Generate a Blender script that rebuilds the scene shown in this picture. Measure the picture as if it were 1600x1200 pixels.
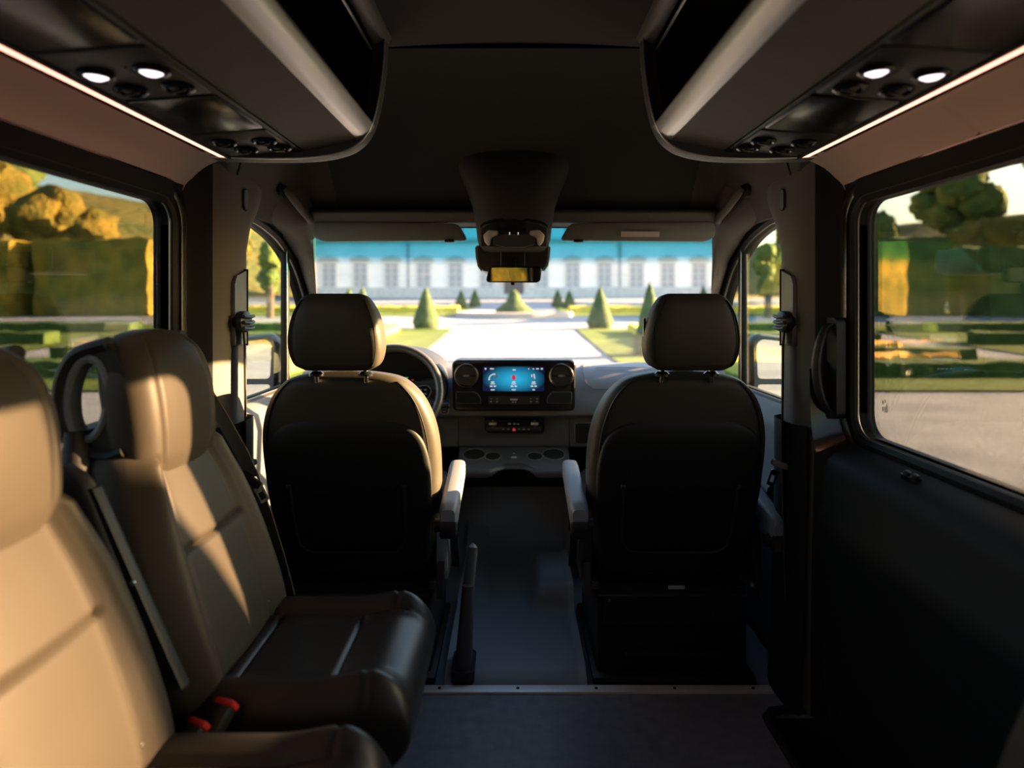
import bpy, bmesh, math, random
from math import pi, sin, cos, radians
from mathutils import Vector, Matrix, noise
from mathutils.geometry import tessellate_polygon

for o in list(bpy.data.objects):
    bpy.data.objects.remove(o)
SC = bpy.context.scene
COL = SC.collection
random.seed(7)

# ------------------------------------------------------------------ camera, light, exposure
CAMZ = 1.10
cam = bpy.data.cameras.new('camera')
camo = bpy.data.objects.new('camera', cam)
COL.objects.link(camo)
camo.location = (0, 0, CAMZ)
camo.rotation_euler = (pi / 2, 0, 0)
cam.sensor_width = 36
cam.lens = 22.5
cam.shift_x = -3 / 1600
cam.shift_y = -128 / 1600
cam.clip_start = .02
cam.clip_end = 2000
cam.dof.use_dof = True
cam.dof.focus_distance = 1.8
cam.dof.aperture_fstop = 1.85
SC.camera = camo

SUN_EL, SUN_S = .25, .265         # fall per metre across the van, drift per metre towards the back
world = bpy.data.worlds.new('world')
SC.world = world
world.use_nodes = True
wn = world.node_tree
wn.nodes.clear()
wo = wn.nodes.new('ShaderNodeOutputWorld')
wb = wn.nodes.new('ShaderNodeBackground')
sky = wn.nodes.new('ShaderNodeTexSky')
sky.sky_type = 'NISHITA'
sky.sun_disc = False
sky.sun_elevation = radians(14)
sky.sun_rotation = math.atan2(1.0, SUN_S)
sky.air_density = 1.3
sky.dust_density = 2.4
sky.ozone_density = 2.0
wb.inputs[1].default_value = 1.22
wn.links.new(sky.outputs[0], wb.inputs[0])
wn.links.new(wb.outputs[0], wo.inputs[0])

sl = bpy.data.lights.new('sun', 'SUN')
sl.energy = 118
sl.color = (1.0, .61, .31)
sl.angle = radians(.6)
so = bpy.data.objects.new('sun', sl)
COL.objects.link(so)
sd = Vector((-1, -SUN_S, -SUN_EL)).normalized()
so.rotation_euler = sd.to_track_quat('-Z', 'Y').to_euler()
so.location = (20, 10, 8)

SC.view_settings.view_transform = 'Standard'
SC.view_settings.look = 'None'
SC.view_settings.exposure = 0.0
SC.view_settings.gamma = 1.0
SC.view_settings.use_curve_mapping = False
try:
    SC.cycles.max_bounces = 10
    SC.cycles.transparent_max_bounces = 16
    SC.cycles.sample_clamp_indirect = 6
    SC.cycles.caustics_reflective = False
    SC.cycles.caustics_refractive = False
except Exception:
    pass

# ------------------------------------------------------------------ materials
MATS = {}


def mat(name, col, rough=.5, metal=0.0, bump=0.0, scale=200.0, var=0.0, vscale=8.0, spec=.5, coat=0.0,
        emit=None, estr=0.0, col2=None, dist=.001, sheen=0.0):
    if name in MATS:
        return MATS[name]
    m = bpy.data.materials.new(name)
    m.use_nodes = True
    nt = m.node_tree
    b = nt.nodes['Principled BSDF']
    b.inputs['Base Color'].default_value = (*col, 1)
    b.inputs['Roughness'].default_value = rough
    b.inputs['Metallic'].default_value = metal
    b.inputs['Specular IOR Level'].default_value = spec
    b.inputs['Coat Weight'].default_value = coat
    b.inputs['Sheen Weight'].default_value = sheen
    if emit:
        b.inputs['Emission Color'].default_value = (*emit, 1)
        b.inputs['Emission Strength'].default_value = estr
    tc = nt.nodes.new('ShaderNodeTexCoord')
    if bump:
        n = nt.nodes.new('ShaderNodeTexNoise')
        n.inputs['Scale'].default_value = scale
        n.inputs['Detail'].default_value = 3
        bp = nt.nodes.new('ShaderNodeBump')
        bp.inputs['Strength'].default_value = bump
        bp.inputs['Distance'].default_value = dist
        nt.links.new(tc.outputs['Object'], n.inputs['Vector'])
        nt.links.new(n.outputs['Fac'], bp.inputs['Height'])
        nt.links.new(bp.outputs['Normal'], b.inputs['Normal'])
    if var or col2:
        n2 = nt.nodes.new('ShaderNodeTexNoise')
        n2.inputs['Scale'].default_value = vscale
        n2.inputs['Detail'].default_value = 5
        r = nt.nodes.new('ShaderNodeValToRGB')
        r.color_ramp.elements[0].position = .35
        r.color_ramp.elements[1].position = .65
        c2 = col2 or tuple(min(1, c * (1 + var)) for c in col)
        c1 = col if col2 else tuple(c * (1 - var) for c in col)
        r.color_ramp.elements[0].color = (*c1, 1)
        r.color_ramp.elements[1].color = (*c2, 1)
        nt.links.new(tc.outputs['Object'], n2.inputs['Vector'])
        nt.links.new(n2.outputs['Fac'], r.inputs[0])
        nt.links.new(r.outputs[0], b.inputs['Base Color'])
    MATS[name] = m
    return m


def glass(name, tint, refl=.06, rough=0.0):
    m = bpy.data.materials.new(name)
    m.use_nodes = True
    nt = m.node_tree
    nt.nodes.clear()
    out = nt.nodes.new('ShaderNodeOutputMaterial')
    mix = nt.nodes.new('ShaderNodeMixShader')
    t = nt.nodes.new('ShaderNodeBsdfTransparent')
    g = nt.nodes.new('ShaderNodeBsdfGlossy')
    t.inputs[0].default_value = (*tint, 1)
    g.inputs['Roughness'].default_value = rough
    lw = nt.nodes.new('ShaderNodeLayerWeight')
    lw.inputs['Blend'].default_value = .25
    mr = nt.nodes.new('ShaderNodeMapRange')
    mr.inputs[3].default_value = refl
    mr.inputs[4].default_value = min(1, refl * 6)
    nt.links.new(lw.outputs['Fresnel'], mr.inputs[0])
    nt.links.new(mr.outputs[0], mix.inputs[0])
    nt.links.new(t.outputs[0], mix.inputs[1])
    nt.links.new(g.outputs[0], mix.inputs[2])
    nt.links.new(mix.outputs[0], out.inputs[0])
    MATS[name] = m
    return m


LEATHER = mat('black_leather', (.050, .042, .033), .5, bump=.35, scale=260, dist=.0006, spec=.3)
LEATHER_D = mat('black_side_leather', (.024, .0235, .025), .40, bump=.35, scale=260, dist=.0006, spec=.4)
SHELL = mat('seat_shell_plastic', (.012, .012, .012), .55, bump=.2, scale=500, dist=.0004, spec=.3)
PLASTIC = mat('black_plastic', (.016, .016, .017), .45, bump=.12, scale=500, dist=.0004, spec=.4)
GLOSS = mat('gloss_black', (.008, .008, .009), .22, spec=.4)
DOORM = mat('brown_black_paint', (.02, .013, .011), .16, spec=.6, coat=.4)
GREYP = mat('grey_plastic', (.16, .17, .18), .5, bump=.1, scale=500, dist=.0004)
ARMM = mat('grey_armrest_vinyl', (.22, .22, .24), .5, bump=.2, scale=400, dist=.0005)
TRIM = mat('warm_grey_trim', (.13, .115, .105), .65, bump=.25, scale=600, dist=.0005, spec=.25)
ROLL = mat('warm_fabric_trim', (.58, .46, .38), .8, bump=.35, scale=900, dist=.0006, spec=.15)
HEADL = mat('dark_headliner', (.052, .051, .050), .9, bump=.3, scale=900, dist=.0006, spec=.12)
HEADB = mat('black_headliner', (.013, .013, .013), .9, bump=.3, scale=900, dist=.0006, spec=.1)
BINM = mat('rack_vinyl', (.16, .14, .125), .7, bump=.3, scale=500, dist=.0006, spec=.2)
BININ = mat('rack_inside', (.02, .02, .024), .8, spec=.1)
ALU = mat('brushed_aluminium', (.62, .60, .57), .38, metal=.85, bump=.1, scale=300, dist=.0003)
STEEL = mat('chrome', (.75, .75, .76), .15, metal=1)
STRIP = mat('floor_strip_metal', (.9, .9, .92), .5, metal=.3)
FLOORM = mat('grey_vinyl_floor', (.19, .205, .245), .42, bump=.3, scale=700, dist=.0006, var=.12, vscale=30)
MATM = mat('rubber_cab_mat', (.22, .245, .285), .5, bump=.5, scale=900, dist=.001)
DASHM = mat('slate_dash', (.17, .178, .205), .55, bump=.25, scale=900, dist=.0005, spec=.35)
DASHL = mat('lower_dash', (.085, .087, .097), .6, bump=.25, scale=900, dist=.0005, spec=.3)
PANELM = mat('door_panel', (.009, .0095, .0115), .62, bump=.25, scale=600, dist=.0005, spec=.22)
CABP = mat('cab_door_panel', (.10, .105, .12), .6, bump=.25, scale=600, dist=.0005, spec=.3)
BELT = mat('belt_webbing', (.075, .055, .04), .7, bump=.6, scale=900, dist=.0008)
RUBBER = mat('rubber_seal', (.010, .0095, .0095), .55, spec=.2)
RED = mat('red_button', (.65, .03, .03), .35)
REDE = mat('red_icon', (.8, .02, .03), .4, emit=(1, .04, .06), estr=.5)
WHITEE = mat('white_icon', (.8, .8, .8), .4, emit=(.8, .9, 1), estr=.6)
GREENE = mat('green_icon', (.1, .6, .2), .4, emit=(.1, .8, .25), estr=.5)
BLUEE = mat('violet_icon', (.3, .3, .7), .4, emit=(.35, .35, .9), estr=.5)
ICON = mat('grey_icon', (.55, .55, .55), .4)
LABEL = mat('paper_label', (.75, .72, .68), .7)
LEDM = mat('led_strip', (1, .8, .7), .4, emit=(1, .43, .29), estr=3.0)
LAMPM = mat('lit_lens', (1, 1, 1), .3, emit=(1, .88, .95), estr=2.2)
LAMPC = mat('lamp_lens', (.85, .78, .74), .25, spec=.6)
MIRRORM = mat('mirror_glass', (.9, .9, .9), .02, metal=1)
SHADE_DARK = mat('shade_and_dark_parts', (.006, .006, .006), .9)  # near-black: painted shade of recesses and slots, own colour of screws, seams, marks
STITCH = mat('stitching', (.10, .085, .07), .7)

G_WIND = glass('windscreen_glass', (.82, .82, .81), .03)
G_SIDE = glass('privacy_glass', (.53, .53, .51), .07)
G_CAB = glass('cab_door_glass', (.74, .77, .73), .04)
G_LENS = glass('clear_lens', (.9, .9, .9), .1)


def band_mat():
    m = bpy.data.materials.new('blue_shade_band')
    m.use_nodes = True
    nt = m.node_tree
    nt.nodes.clear()
    out = nt.nodes.new('ShaderNodeOutputMaterial')
    t = nt.nodes.new('ShaderNodeBsdfTransparent')
    tc = nt.nodes.new('ShaderNodeTexCoord')
    s = nt.nodes.new('ShaderNodeSeparateXYZ')
    r = nt.nodes.new('ShaderNodeValToRGB')
    mr = nt.nodes.new('ShaderNodeMapRange')
    mr.inputs[1].default_value = 1.245
    mr.inputs[2].default_value = 1.345
    r.color_ramp.elements[0].position = 0
    r.color_ramp.elements[0].color = (1, 1, 1, 1)
    r.color_ramp.elements[1].position = .35
    r.color_ramp.elements[1].color = (.13, .46, .62, 1)
    e = r.color_ramp.elements.new(1.0)
    e.color = (.05, .38, .54, 1)
    nt.links.new(tc.outputs['Object'], s.inputs[0])
    nt.links.new(s.outputs['Z'], mr.inputs[0])
    nt.links.new(mr.outputs[0], r.inputs[0])
    nt.links.new(r.outputs[0], t.inputs[0])
    nt.links.new(t.outputs[0], out.inputs[0])
    return m


BAND = band_mat()


def screen_mat():
    m = bpy.data.materials.new('blue_lit_screen')
    m.use_nodes = True
    nt = m.node_tree
    b = nt.nodes['Principled BSDF']
    b.inputs['Base Color'].default_value = (.01, .01, .015, 1)
    b.inputs['Roughness'].default_value = .15
    tc = nt.nodes.new('ShaderNodeTexCoord')
    mp = nt.nodes.new('ShaderNodeMapping')
    mp.inputs['Location'].default_value = (.0, 0, -.32)
    mp.inputs['Scale'].default_value = (8.0, 0, 17.0)
    g = nt.nodes.new('ShaderNodeTexGradient')
    g.gradient_type = 'SPHERICAL'
    r = nt.nodes.new('ShaderNodeValToRGB')
    r.color_ramp.elements[0].color = (.003, .008, .035, 1)
    r.color_ramp.elements[1].color = (.02, .36, .62, 1)
    r.color_ramp.elements[1].position = .8
    nt.links.new(tc.outputs['Object'], mp.inputs[0])
    nt.links.new(mp.outputs[0], g.inputs[0])
    nt.links.new(g.outputs[0], r.inputs[0])
    nt.links.new(r.outputs[0], b.inputs['Emission Color'])
    b.inputs['Emission Strength'].default_value = 1.1
    return m


SCREEN = screen_mat()

# ------------------------------------------------------------------ mesh helpers


class MB:
    def __init__(self):
        self.v = []
        self.f = []

    def add(self, vs, fs):
        k = len(self.v)
        self.v += [Vector(p) for p in vs]
        self.f += [tuple(i + k for i in f) for f in fs]
        return self

    def box(self, c, s, bev=0.0, rot=None, seg=2):
        bm = bmesh.new()
        bmesh.ops.create_cube(bm, size=1)
        for v in bm.verts:
            v.co = Vector((v.co.x * s[0], v.co.y * s[1], v.co.z * s[2]))
        if bev:
            bmesh.ops.bevel(bm, geom=bm.edges[:], offset=min(bev, min(s) * .49), segments=seg, profile=.5, affect='EDGES')
        M = Matrix.Translation(c)
        if rot is not None:
            M = M @ rot.to_4x4()
        bm.verts.index_update()
        vs = [M @ v.co for v in bm.verts]
        fs = [tuple(v.index for v in f.verts) for f in bm.faces]
        bm.free()
        return self.add(vs, fs)

    def tube(self, path, r, n=10, closed=False, cap=True):
        P = [Vector(p) for p in path]
        m = len(P)
        R = r if isinstance(r, (list, tuple)) else [r] * m
        rings = []
        t0 = (P[1] - P[0]).normalized()
        u = t0.orthogonal().normalized()
        for i in range(m):
            if closed:
                t = (P[(i + 1) % m] - P[i - 1]).normalized()
            else:
                t = (P[min(i + 1, m - 1)] - P[max(i - 1, 0)]).normalized()
            u = (u - t * u.dot(t)).normalized()
            w = t.cross(u)
            rings.append([P[i] + (u * cos(2 * pi * k / n) + w * sin(2 * pi * k / n)) * R[i] for k in range(n)])
        return self.loft(rings, closed=closed, cap=cap and not closed)

    def loft(self, rings, closed=False, cap=True, ringclosed=True):
        n = len(rings[0])
        vs = [p for r in rings for p in r]
        fs = []
        m = len(rings)
        for i in range(m if closed else m - 1):
            j = (i + 1) % m
            for k in range(n if ringclosed else n - 1):
                l = (k + 1) % n
                fs.append((i * n + k, i * n + l, j * n + l, j * n + k))
        if cap and not closed:
            fs.append(tuple(range(n))[::-1])
            fs.append(tuple((m - 1) * n + k for k in range(n)))
        return self.add(vs, fs)

    def grid(self, nu, nv, fn):
        vs = [fn(i / (nu - 1), j / (nv - 1)) for i in range(nu) for j in range(nv)]
        fs = [(i * nv + j, i * nv + j + 1, (i + 1) * nv + j + 1, (i + 1) * nv + j) for i in range(nu - 1) for j in range(nv - 1)]
        return self.add(vs, fs)

    def sweep(self, path, sides, w, t):
        """flat strip: w wide along the side vector, t thick"""
        P = [Vector(p) for p in path]
        m = len(P)
        rings = []
        for i in range(m):
            tg = (P[min(i + 1, m - 1)] - P[max(i - 1, 0)]).normalized()
            s = Vector(sides[i] if isinstance(sides, list) else sides)
            s = (s - tg * s.dot(tg)).normalized()
            nn = tg.cross(s)
            ww = w[i] if isinstance(w, (list, tuple)) else w
            rings.append([P[i] + s * a * ww / 2 + nn * b * t / 2 for a, b in ((-1, -1), (1, -1), (1, 1), (-1, 1))])
        return self.loft(rings)

    def prism(self, poly, axis, a, b, holes=()):
        """polygon in the plane across axis ('x': (y,z), 'y': (x,z), 'z': (x,y)), from a to b"""
        def P(p, t):
            if axis == 'x':
                return Vector((t, p[0], p[1]))
            if axis == 'y':
                return Vector((p[0], t, p[1]))
            return Vector((p[0], p[1], t))
        loops = [list(poly)] + [list(h) for h in holes]
        flat = [p for l in loops for p in l]
        tris = tessellate_polygon([[Vector((p[0], p[1], 0)) for p in l] for l in loops])
        n = len(flat)
        vs = [P(p, a) for p in flat] + [P(p, b) for p in flat]
        fs = [tuple(t) for t in tris] + [tuple(i + n for i in reversed(t)) for t in tris]
        k = 0
        for l in loops:
            m = len(l)
            for i in range(m):
                j = (i + 1) % m
                fs.append((k + i, k + j, n + k + j, n + k + i))
            k += m
        return self.add(vs, fs)

    def lathe(self, prof, c, axis='z', n=24):
        rings = []
        for r, h in prof:
            rg = []
            for k in range(n):
                a = 2 * pi * k / n
                p = (r * cos(a), r * sin(a), h) if axis == 'z' else ((r * cos(a), h, r * sin(a)) if axis == 'y' else (h, r * cos(a), r * sin(a)))
                rg.append(Vector(c) + Vector(p))
            rings.append(rg)
        return self.loft(rings)

    def xf(self, M):
        self.v = [M @ p for p in self.v]
        return self

    def mir(self):
        self.v = [Vector((-p.x, p.y, p.z)) for p in self.v]
        self.f = [f[::-1] for f in self.f]
        return self

    def build(self, name, m, parent=None, smooth=True, ang=40, **props):
        org = Vector((0, 0, 0))
        q = parent
        while q is not None:
            org += q.location
            q = q.parent
        me = bpy.data.meshes.new(name)
        me.from_pydata([tuple(p - org) for p in self.v], [], self.f)
        bm = bmesh.new()
        bm.from_mesh(me)
        bmesh.ops.remove_doubles(bm, verts=bm.verts, dist=1e-6)
        bmesh.ops.recalc_face_normals(bm, faces=bm.faces)
        bm.to_mesh(me)
        bm.free()
        me.materials.append(m)
        if smooth:
            me.shade_smooth()
            me.set_sharp_from_angle(angle=radians(ang))
        o = bpy.data.objects.new(name, me)
        COL.objects.link(o)
        o.parent = parent
        for k, v in props.items():
            o[k] = v
        return o


def rrect(cx, cy, w, h, r, n=6):
    pts = []
    for sx, sy, a0 in ((1, 1, 0), (-1, 1, 90), (-1, -1, 180), (1, -1, 270)):
        for k in range(n + 1):
            a = radians(a0 + 90 * k / n)
            pts.append((cx + sx * (w / 2 - r) + r * cos(a), cy + sy * (h / 2 - r) + r * sin(a)))
    return pts


def roundpoly(pts, r, n=5):
    """fillet the corners of a polygon; r may be a list"""
    out = []
    m = len(pts)
    for i in range(m):
        rr = r[i] if isinstance(r, (list, tuple)) else r
        a, b, c = Vector(pts[i - 1]), Vector(pts[i]), Vector(pts[(i + 1) % m])
        u, v = (a - b), (c - b)
        d = min(rr, u.length * .45, v.length * .45)
        if d < 1e-5:
            out.append(tuple(b))
            continue
        p0, p1 = b + u.normalized() * d, b + v.normalized() * d
        for k in range(n + 1):
            t = k / n
            q = p0 * (1 - t) ** 2 + b * 2 * t * (1 - t) + p1 * t * t
            out.append(tuple(q))
    return out


def offset_poly(pts, d):
    """grow a closed polygon outward by d (signed by orientation)"""
    m = len(pts)
    area = sum(pts[i][0] * pts[(i + 1) % m][1] - pts[(i + 1) % m][0] * pts[i][1] for i in range(m))
    s = 1 if area > 0 else -1
    out = []
    for i in range(m):
        a, b, c = Vector(pts[i - 1]), Vector(pts[i]), Vector(pts[(i + 1) % m])
        e = (c - a)
        if e.length < 1e-9:
            e = c - b
        e.normalize()
        out.append((b.x + s * e.y * d, b.y - s * e.x * d))
    return out


def interp(tab, x):
    if x <= tab[0][0]:
        return tab[0][1]
    for (a, fa), (b, fb) in zip(tab, tab[1:]):
        if x <= b:
            t = (x - a) / (b - a)
            return fa + (fb - fa) * t
    return tab[-1][1]


def sinterp(tab, x):
    """Catmull-Rom through the table"""
    if x <= tab[0][0]:
        return tab[0][1]
    if x >= tab[-1][0]:
        return tab[-1][1]
    for i in range(len(tab) - 1):
        a, fa = tab[i]
        b, fb = tab[i + 1]
        if x <= b:
            t = (x - a) / (b - a)
            m0 = (fb - tab[i - 1][1]) / (b - tab[i - 1][0]) * (b - a) if i > 0 else fb - fa
            m1 = (tab[i + 2][1] - fa) / (tab[i + 2][0] - a) * (b - a) if i + 2 < len(tab) else fb - fa
            return (2 * t ** 3 - 3 * t * t + 1) * fa + (t ** 3 - 2 * t * t + t) * m0 + (-2 * t ** 3 + 3 * t * t) * fb + (t ** 3 - t * t) * m1


def sstep(a, b, x):
    t = max(0, min(1, (x - a) / (b - a)))
    return t * t * (3 - 2 * t)


def thing(name, label, cat, loc=(0, 0, 0), group=None):
    o = bpy.data.objects.new(name, None)
    o.empty_display_size = .1
    COL.objects.link(o)
    o.location = loc
    o['label'] = label
    o['category'] = cat
    if group:
        o['group'] = group
    return o


def tag(o, label, cat, group=None, kind=None):
    o['label'] = label
    o['category'] = cat
    if group:
        o['group'] = group
    if kind:
        o['kind'] = kind
    return o


def setting(o):
    o['kind'] = 'structure'
    return o


def copy_tree(o, parent=None):
    c = o.copy()
    COL.objects.link(c)
    c.parent = parent
    for ch in o.children:
        copy_tree(ch, c)
    return c


def both(fn):
    for s in (-1, 1):
        fn(s)


# ------------------------------------------------------------------ the van's shell
WX = .88                       # glass plane
Z0, Z1 = .765, 1.350           # side window sill and head
YF = 1.615                     # front edge of the saloon window
CABWIN = [(1.915, .78), (2.86, .78), (2.66, 1.10), (2.53, 1.24), (2.36, 1.325), (2.16, 1.365), (1.915, 1.37)]
CABR = [.03, .04, .10, .10, .10, .06, .03]
cabhole = roundpoly(CABWIN, CABR)
salhole = rrect((.22 + YF) / 2, (Z0 + Z1) / 2, YF - .22, Z1 - Z0, .055)
rearhole = rrect(-.62, (Z0 + Z1) / 2, 1.1, Z1 - Z0, .055)


def side_wall(s):
    outer = [(-1.5, -.36), (3.12, -.36), (3.12, .76), (3.0, .80), (2.42, 1.42), (2.1, 1.96), (-1.5, 1.96)]
    mb = MB().prism(outer, 'x', WX - .012, WX + .03, holes=[cabhole, salhole, rearhole])
    if s < 0:
        mb.mir()
    setting(mb.build('wall_left' if s < 0 else 'wall_right', RUBBER, ang=30))


both(side_wall)

setting(MB().box((0, -1.52, .92), (1.82, .04, 2.1)).build('wall_back', HEADL))
setting(MB().box((0, .3, 1.95), (1.86, 3.7, .04)).build('roof', HEADB))
# roof nose above the windscreen
setting(MB().prism([(2.10, 1.97), (2.13, 1.97), (2.44, 1.385), (2.37, 1.375), (2.05, 1.93)], 'x', -.90, .90).build('roof_nose', HEADB))


def floor_parts():
    # rear floor with the step well cut out on the right, laid in three slabs
    mb = MB()
    outer = [(-.88, -1.5), (.88, -1.5), (.88, .55), (.66, .60), (.655, 1.70), (.69, 1.735), (.88, 1.74), (.88, 1.795), (-.88, 1.795)]
    outer = roundpoly(outer, [0, 0, 0, .02, .04, .04, 0, 0, 0])
    mb.prism(outer, 'z', -.04, 0.0)
    fl = setting(mb.build('floor', FLOORM, ang=30))
    # raised rubber lip round the well
    path = [(.668, .65), (.668, 1.66), (.672, 1.69), (.69, 1.715), (.73, 1.722), (.86, 1.724)]
    MB().tube([(x, y, .003) for x, y in path], .012, 8).build('edge_lip', PLASTIC, fl)
    mb = MB()
    mb.box((.77, 1.15, -.25), (.24, 1.2, .02))
    mb.box((.66, 1.15, -.14), (.01, 1.18, .22))
    mb.box((.77, 1.735, -.14), (.23, .01, .22))
    setting(mb.build('floor_well', SHADE_DARK))
    # cab floor
    cf = setting(MB().box((0, 2.45, -.03), (1.76, 1.3, .05)).build('floor_cab', MATM))
    # moulded mat between the seats: flat, then sweeping up the toeboard
    def zc(y):
        return .004 + .02 * sstep(1.83, 1.9, y) + .24 * sstep(2.62, 3.1, y)

    def f(u, v):
        x = -.20 + .41 * u
        y = 1.832 + 1.25 * v
        z = zc(y)
        # the raised moulding right of centre
        bx = sstep(.045, .10, x) * (1 - sstep(.23, .27, x))
        by = sstep(2.22, 2.29, y) * (1 - sstep(2.56, 2.72, y))
        z += .075 * bx * by
        # shallow ledge on the left
        z += .018 * (1 - sstep(-.115, -.095, x)) * sstep(2.28, 2.31, y) * (1 - sstep(2.8, 2.84, y))
        e = min(u, 1 - u) * .41
        z += .010 * (1 - sstep(.0, .02, e))
        e2 = v * 1.25
        z -= .010 * (1 - sstep(0, .02, e2))
        return Vector((x, y, z))
    setting(MB().grid(60, 130, f).build('floor_mat', MATM, cf))
    setting(MB().grid(2, 24, lambda u, v: Vector((-.86 + 1.72 * u, 2.55 + .62 * v, .0 + .50 * sstep(2.62, 3.2, 2.55 + .62 * v)))).build('toeboard', MATM, cf))


floor_parts()

# metal threshold strip with its screws
th = thing('threshold_strip', 'brushed metal threshold strip with small dark screws across the dark floor', 'strip', (0, 1.81, 0))
MB().box((-.06, 1.812, .003), (1.58, .034, .007), .002).build('plate', STRIP, th)
for i in range(7):
    MB().lathe([(.0045, 0), (.0045, .002)], (-.655 + i * .222, 1.812, .0065), n=10).build('screw', SHADE_DARK, th)


# ceiling panel between the racks and headliner over the cab
def ceilz(y):
    return sinterp([(1.62, 1.752), (1.8, 1.752), (1.98, 1.725), (2.12, 1.65), (2.24, 1.54), (2.33, 1.44), (2.38, 1.388)], y)


SIDEF = [(0, 1.99), (.36, 1.93), (.50, 1.83), (.60, 1.715), (.68, 1.60), (.74, 1.51), (.80, 1.43), (.84, 1.37), (.868, 1.33)]


def headz(x, y):
    a, b = ceilz(y), sinterp(SIDEF, abs(x))
    k = .05
    h = max(k - abs(a - b), 0) / k
    return min(a, b) - h * h * k * .25


ce = setting(MB().grid(40, 3, lambda u, v: Vector((-.34 + .68 * u, -1.5 + 3.14 * v, 1.752 + .012 * (1 - (2 * u - 1) ** 2)))).build('ceiling', mat('ceiling_fabric', (.10, .096, .095), .9, bump=.3, scale=900, dist=.0006, spec=.12)))
setting(MB().grid(70, 50, lambda u, v: Vector((-.64 + 1.28 * u, 1.645 + .745 * v, headz(-.64 + 1.28 * u, 1.645 + .745 * v)))).build('ceiling_cab', HEADL))


def head_side(s):
    def f(u, v):
        x = .638 + .232 * u
        y = 1.60 + .79 * v
        z = headz(x, y)
        return Vector((s * x, y, max(z, 1.375 + .10 * (1 - sstep(1.70, 1.87, y)))))
    setting(MB().grid(24, 50, f).build('trim_1' if s < 0 else 'trim_2', mat('side_headliner_window_lit', (.095, .087, .08), .85, bump=.3, scale=900, dist=.0006, spec=.12)))  # sides paler than the middle: window light put into the fabric colour
    # grab handle at the corner above the door, recess shade painted on a disc
    t = thing('grab_handle', 'dark roof grab handle at the headliner corner above the %s cab door' % ('left' if s < 0 else 'right'), 'handle', (s * .74, 2.2, 1.42))
    MB().tube([(s * .752, 2.10, 1.475), (s * .738, 2.115, 1.455), (s * .733, 2.2, 1.422), (s * .728, 2.28, 1.397), (s * .735, 2.305, 1.39)], [.012, .014, .014, .014, .012], 10).build('grip', TRIM, t)
    MB().loft([[Vector((s * (.757 + .004 * e), 2.10 + .03 * cos(a), 1.478 + .036 * sin(a))) for a in [2 * pi * k / 14 for k in range(14)]] for e in (0, 3)]).build('recess', SHADE_DARK, t)
    # seam cover between the saloon trim and the cab headliner
    pth = [(x, 1.605 + .0 * x, headz(x, 1.606) - .002) for x in (.64, .68, .72, .76, .80)]
    MB().tube([(s * (x), 1.62 + (x - .64) * 1.3, headz(x, 1.62 + (x - .64) * 1.3) - .0005) for x in (.66, .70, .74, .78, .81)], .0035, 6).build('trim_13' if s < 0 else 'trim_14', SHADE_DARK)['kind'] = 'structure'


both(head_side)

# front lip of the cab shelf above the visors
lip = MB().prism(roundpoly([(2.27, 1.418), (2.285, 1.432), (2.40, 1.44), (2.40, 1.375), (2.30, 1.385)], .008), 'x', -.72, .72)
setting(lip.build('trim_3', mat('lip_trim', (.11, .105, .10), .7)))


# warm fabric roll above each saloon window
def roll(s):
    def f(u, v):
        y = -1.5 + 3.23 * v
        a = u * pi * .5
        x = .70 + .155 * sin(a) ** .9
        z = 1.482 - .098 * (1 - cos(a)) ** .9 - .002
        # close in towards the pillar at the front end
        e = sstep(1.67, 1.73, y)
        z += .062 * e
        # vertical seam in the fabric
        d = abs(y - 1.17) if s > 0 else 9
        x += .003 * math.exp(-(d / .004) ** 2)
        return Vector((s * x, y, z))
    setting(MB().grid(16, 330, f).build('trim_4' if s < 0 else 'trim_5', ROLL))


both(roll)


# saloon windows: rubber frame, bead and tinted glass
def frame_ring(poly, s, x0, x1, w, name, m, parent):
    """raised ring just outside a hole outline, built in the wall plane"""
    prof = [(0, x1), (.0, x0), (w * .35, x0 - .006), (w, x0), (w, x1)]
    rings = []
    for d, x in prof:
        rings.append([Vector((s * x, p[0], p[1])) for p in offset_poly(poly, d)])
    return MB().loft(rings, cap=False).build(name, m, parent)


def saloon_window(s, hole, nm):
    w = MB().prism(offset_poly(hole, .01), 'x', WX + .004, WX + .009)
    if s < 0:
        w.mir()
    g = setting(w.build(nm, G_SIDE))
    frame_ring(hole, s, WX - .020, WX + .012, .032, 'inner_seal', RUBBER, g)
    frame_ring(offset_poly(hole, .030), s, WX - .026, WX, .046, 'frame', GLOSS if s < 0 else DOORM, g)
    pts = offset_poly(hole, .0)
    MB().tube([(s * (WX - .012), p[0], p[1]) for p in pts], .0028, 6, closed=True).build('bead', mat('dull_bead', (.32, .30, .27), .3, metal=.8), g)
    return g


wl = saloon_window(-1, salhole, 'window_2')
wr = saloon_window(1, salhole, 'window_3')
saloon_window(-1, rearhole, 'window_6')
saloon_window(1, rearhole, 'window_7')
# tiny etched marks low in the front corner of the right pane
for k, (dy, dz, a, b) in enumerate([(0, 0, .0025, .010), (0, .016, .0025, .008), (.009, 0, .002, .014), (.009, .020, .002, .008), (.016, .004, .002, .020)]):
    MB().box((WX - .0005, 1.525 - dy, .845 + dz), (.001, a, b)).build('etched_mark', SHADE_DARK, wr)


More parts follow.
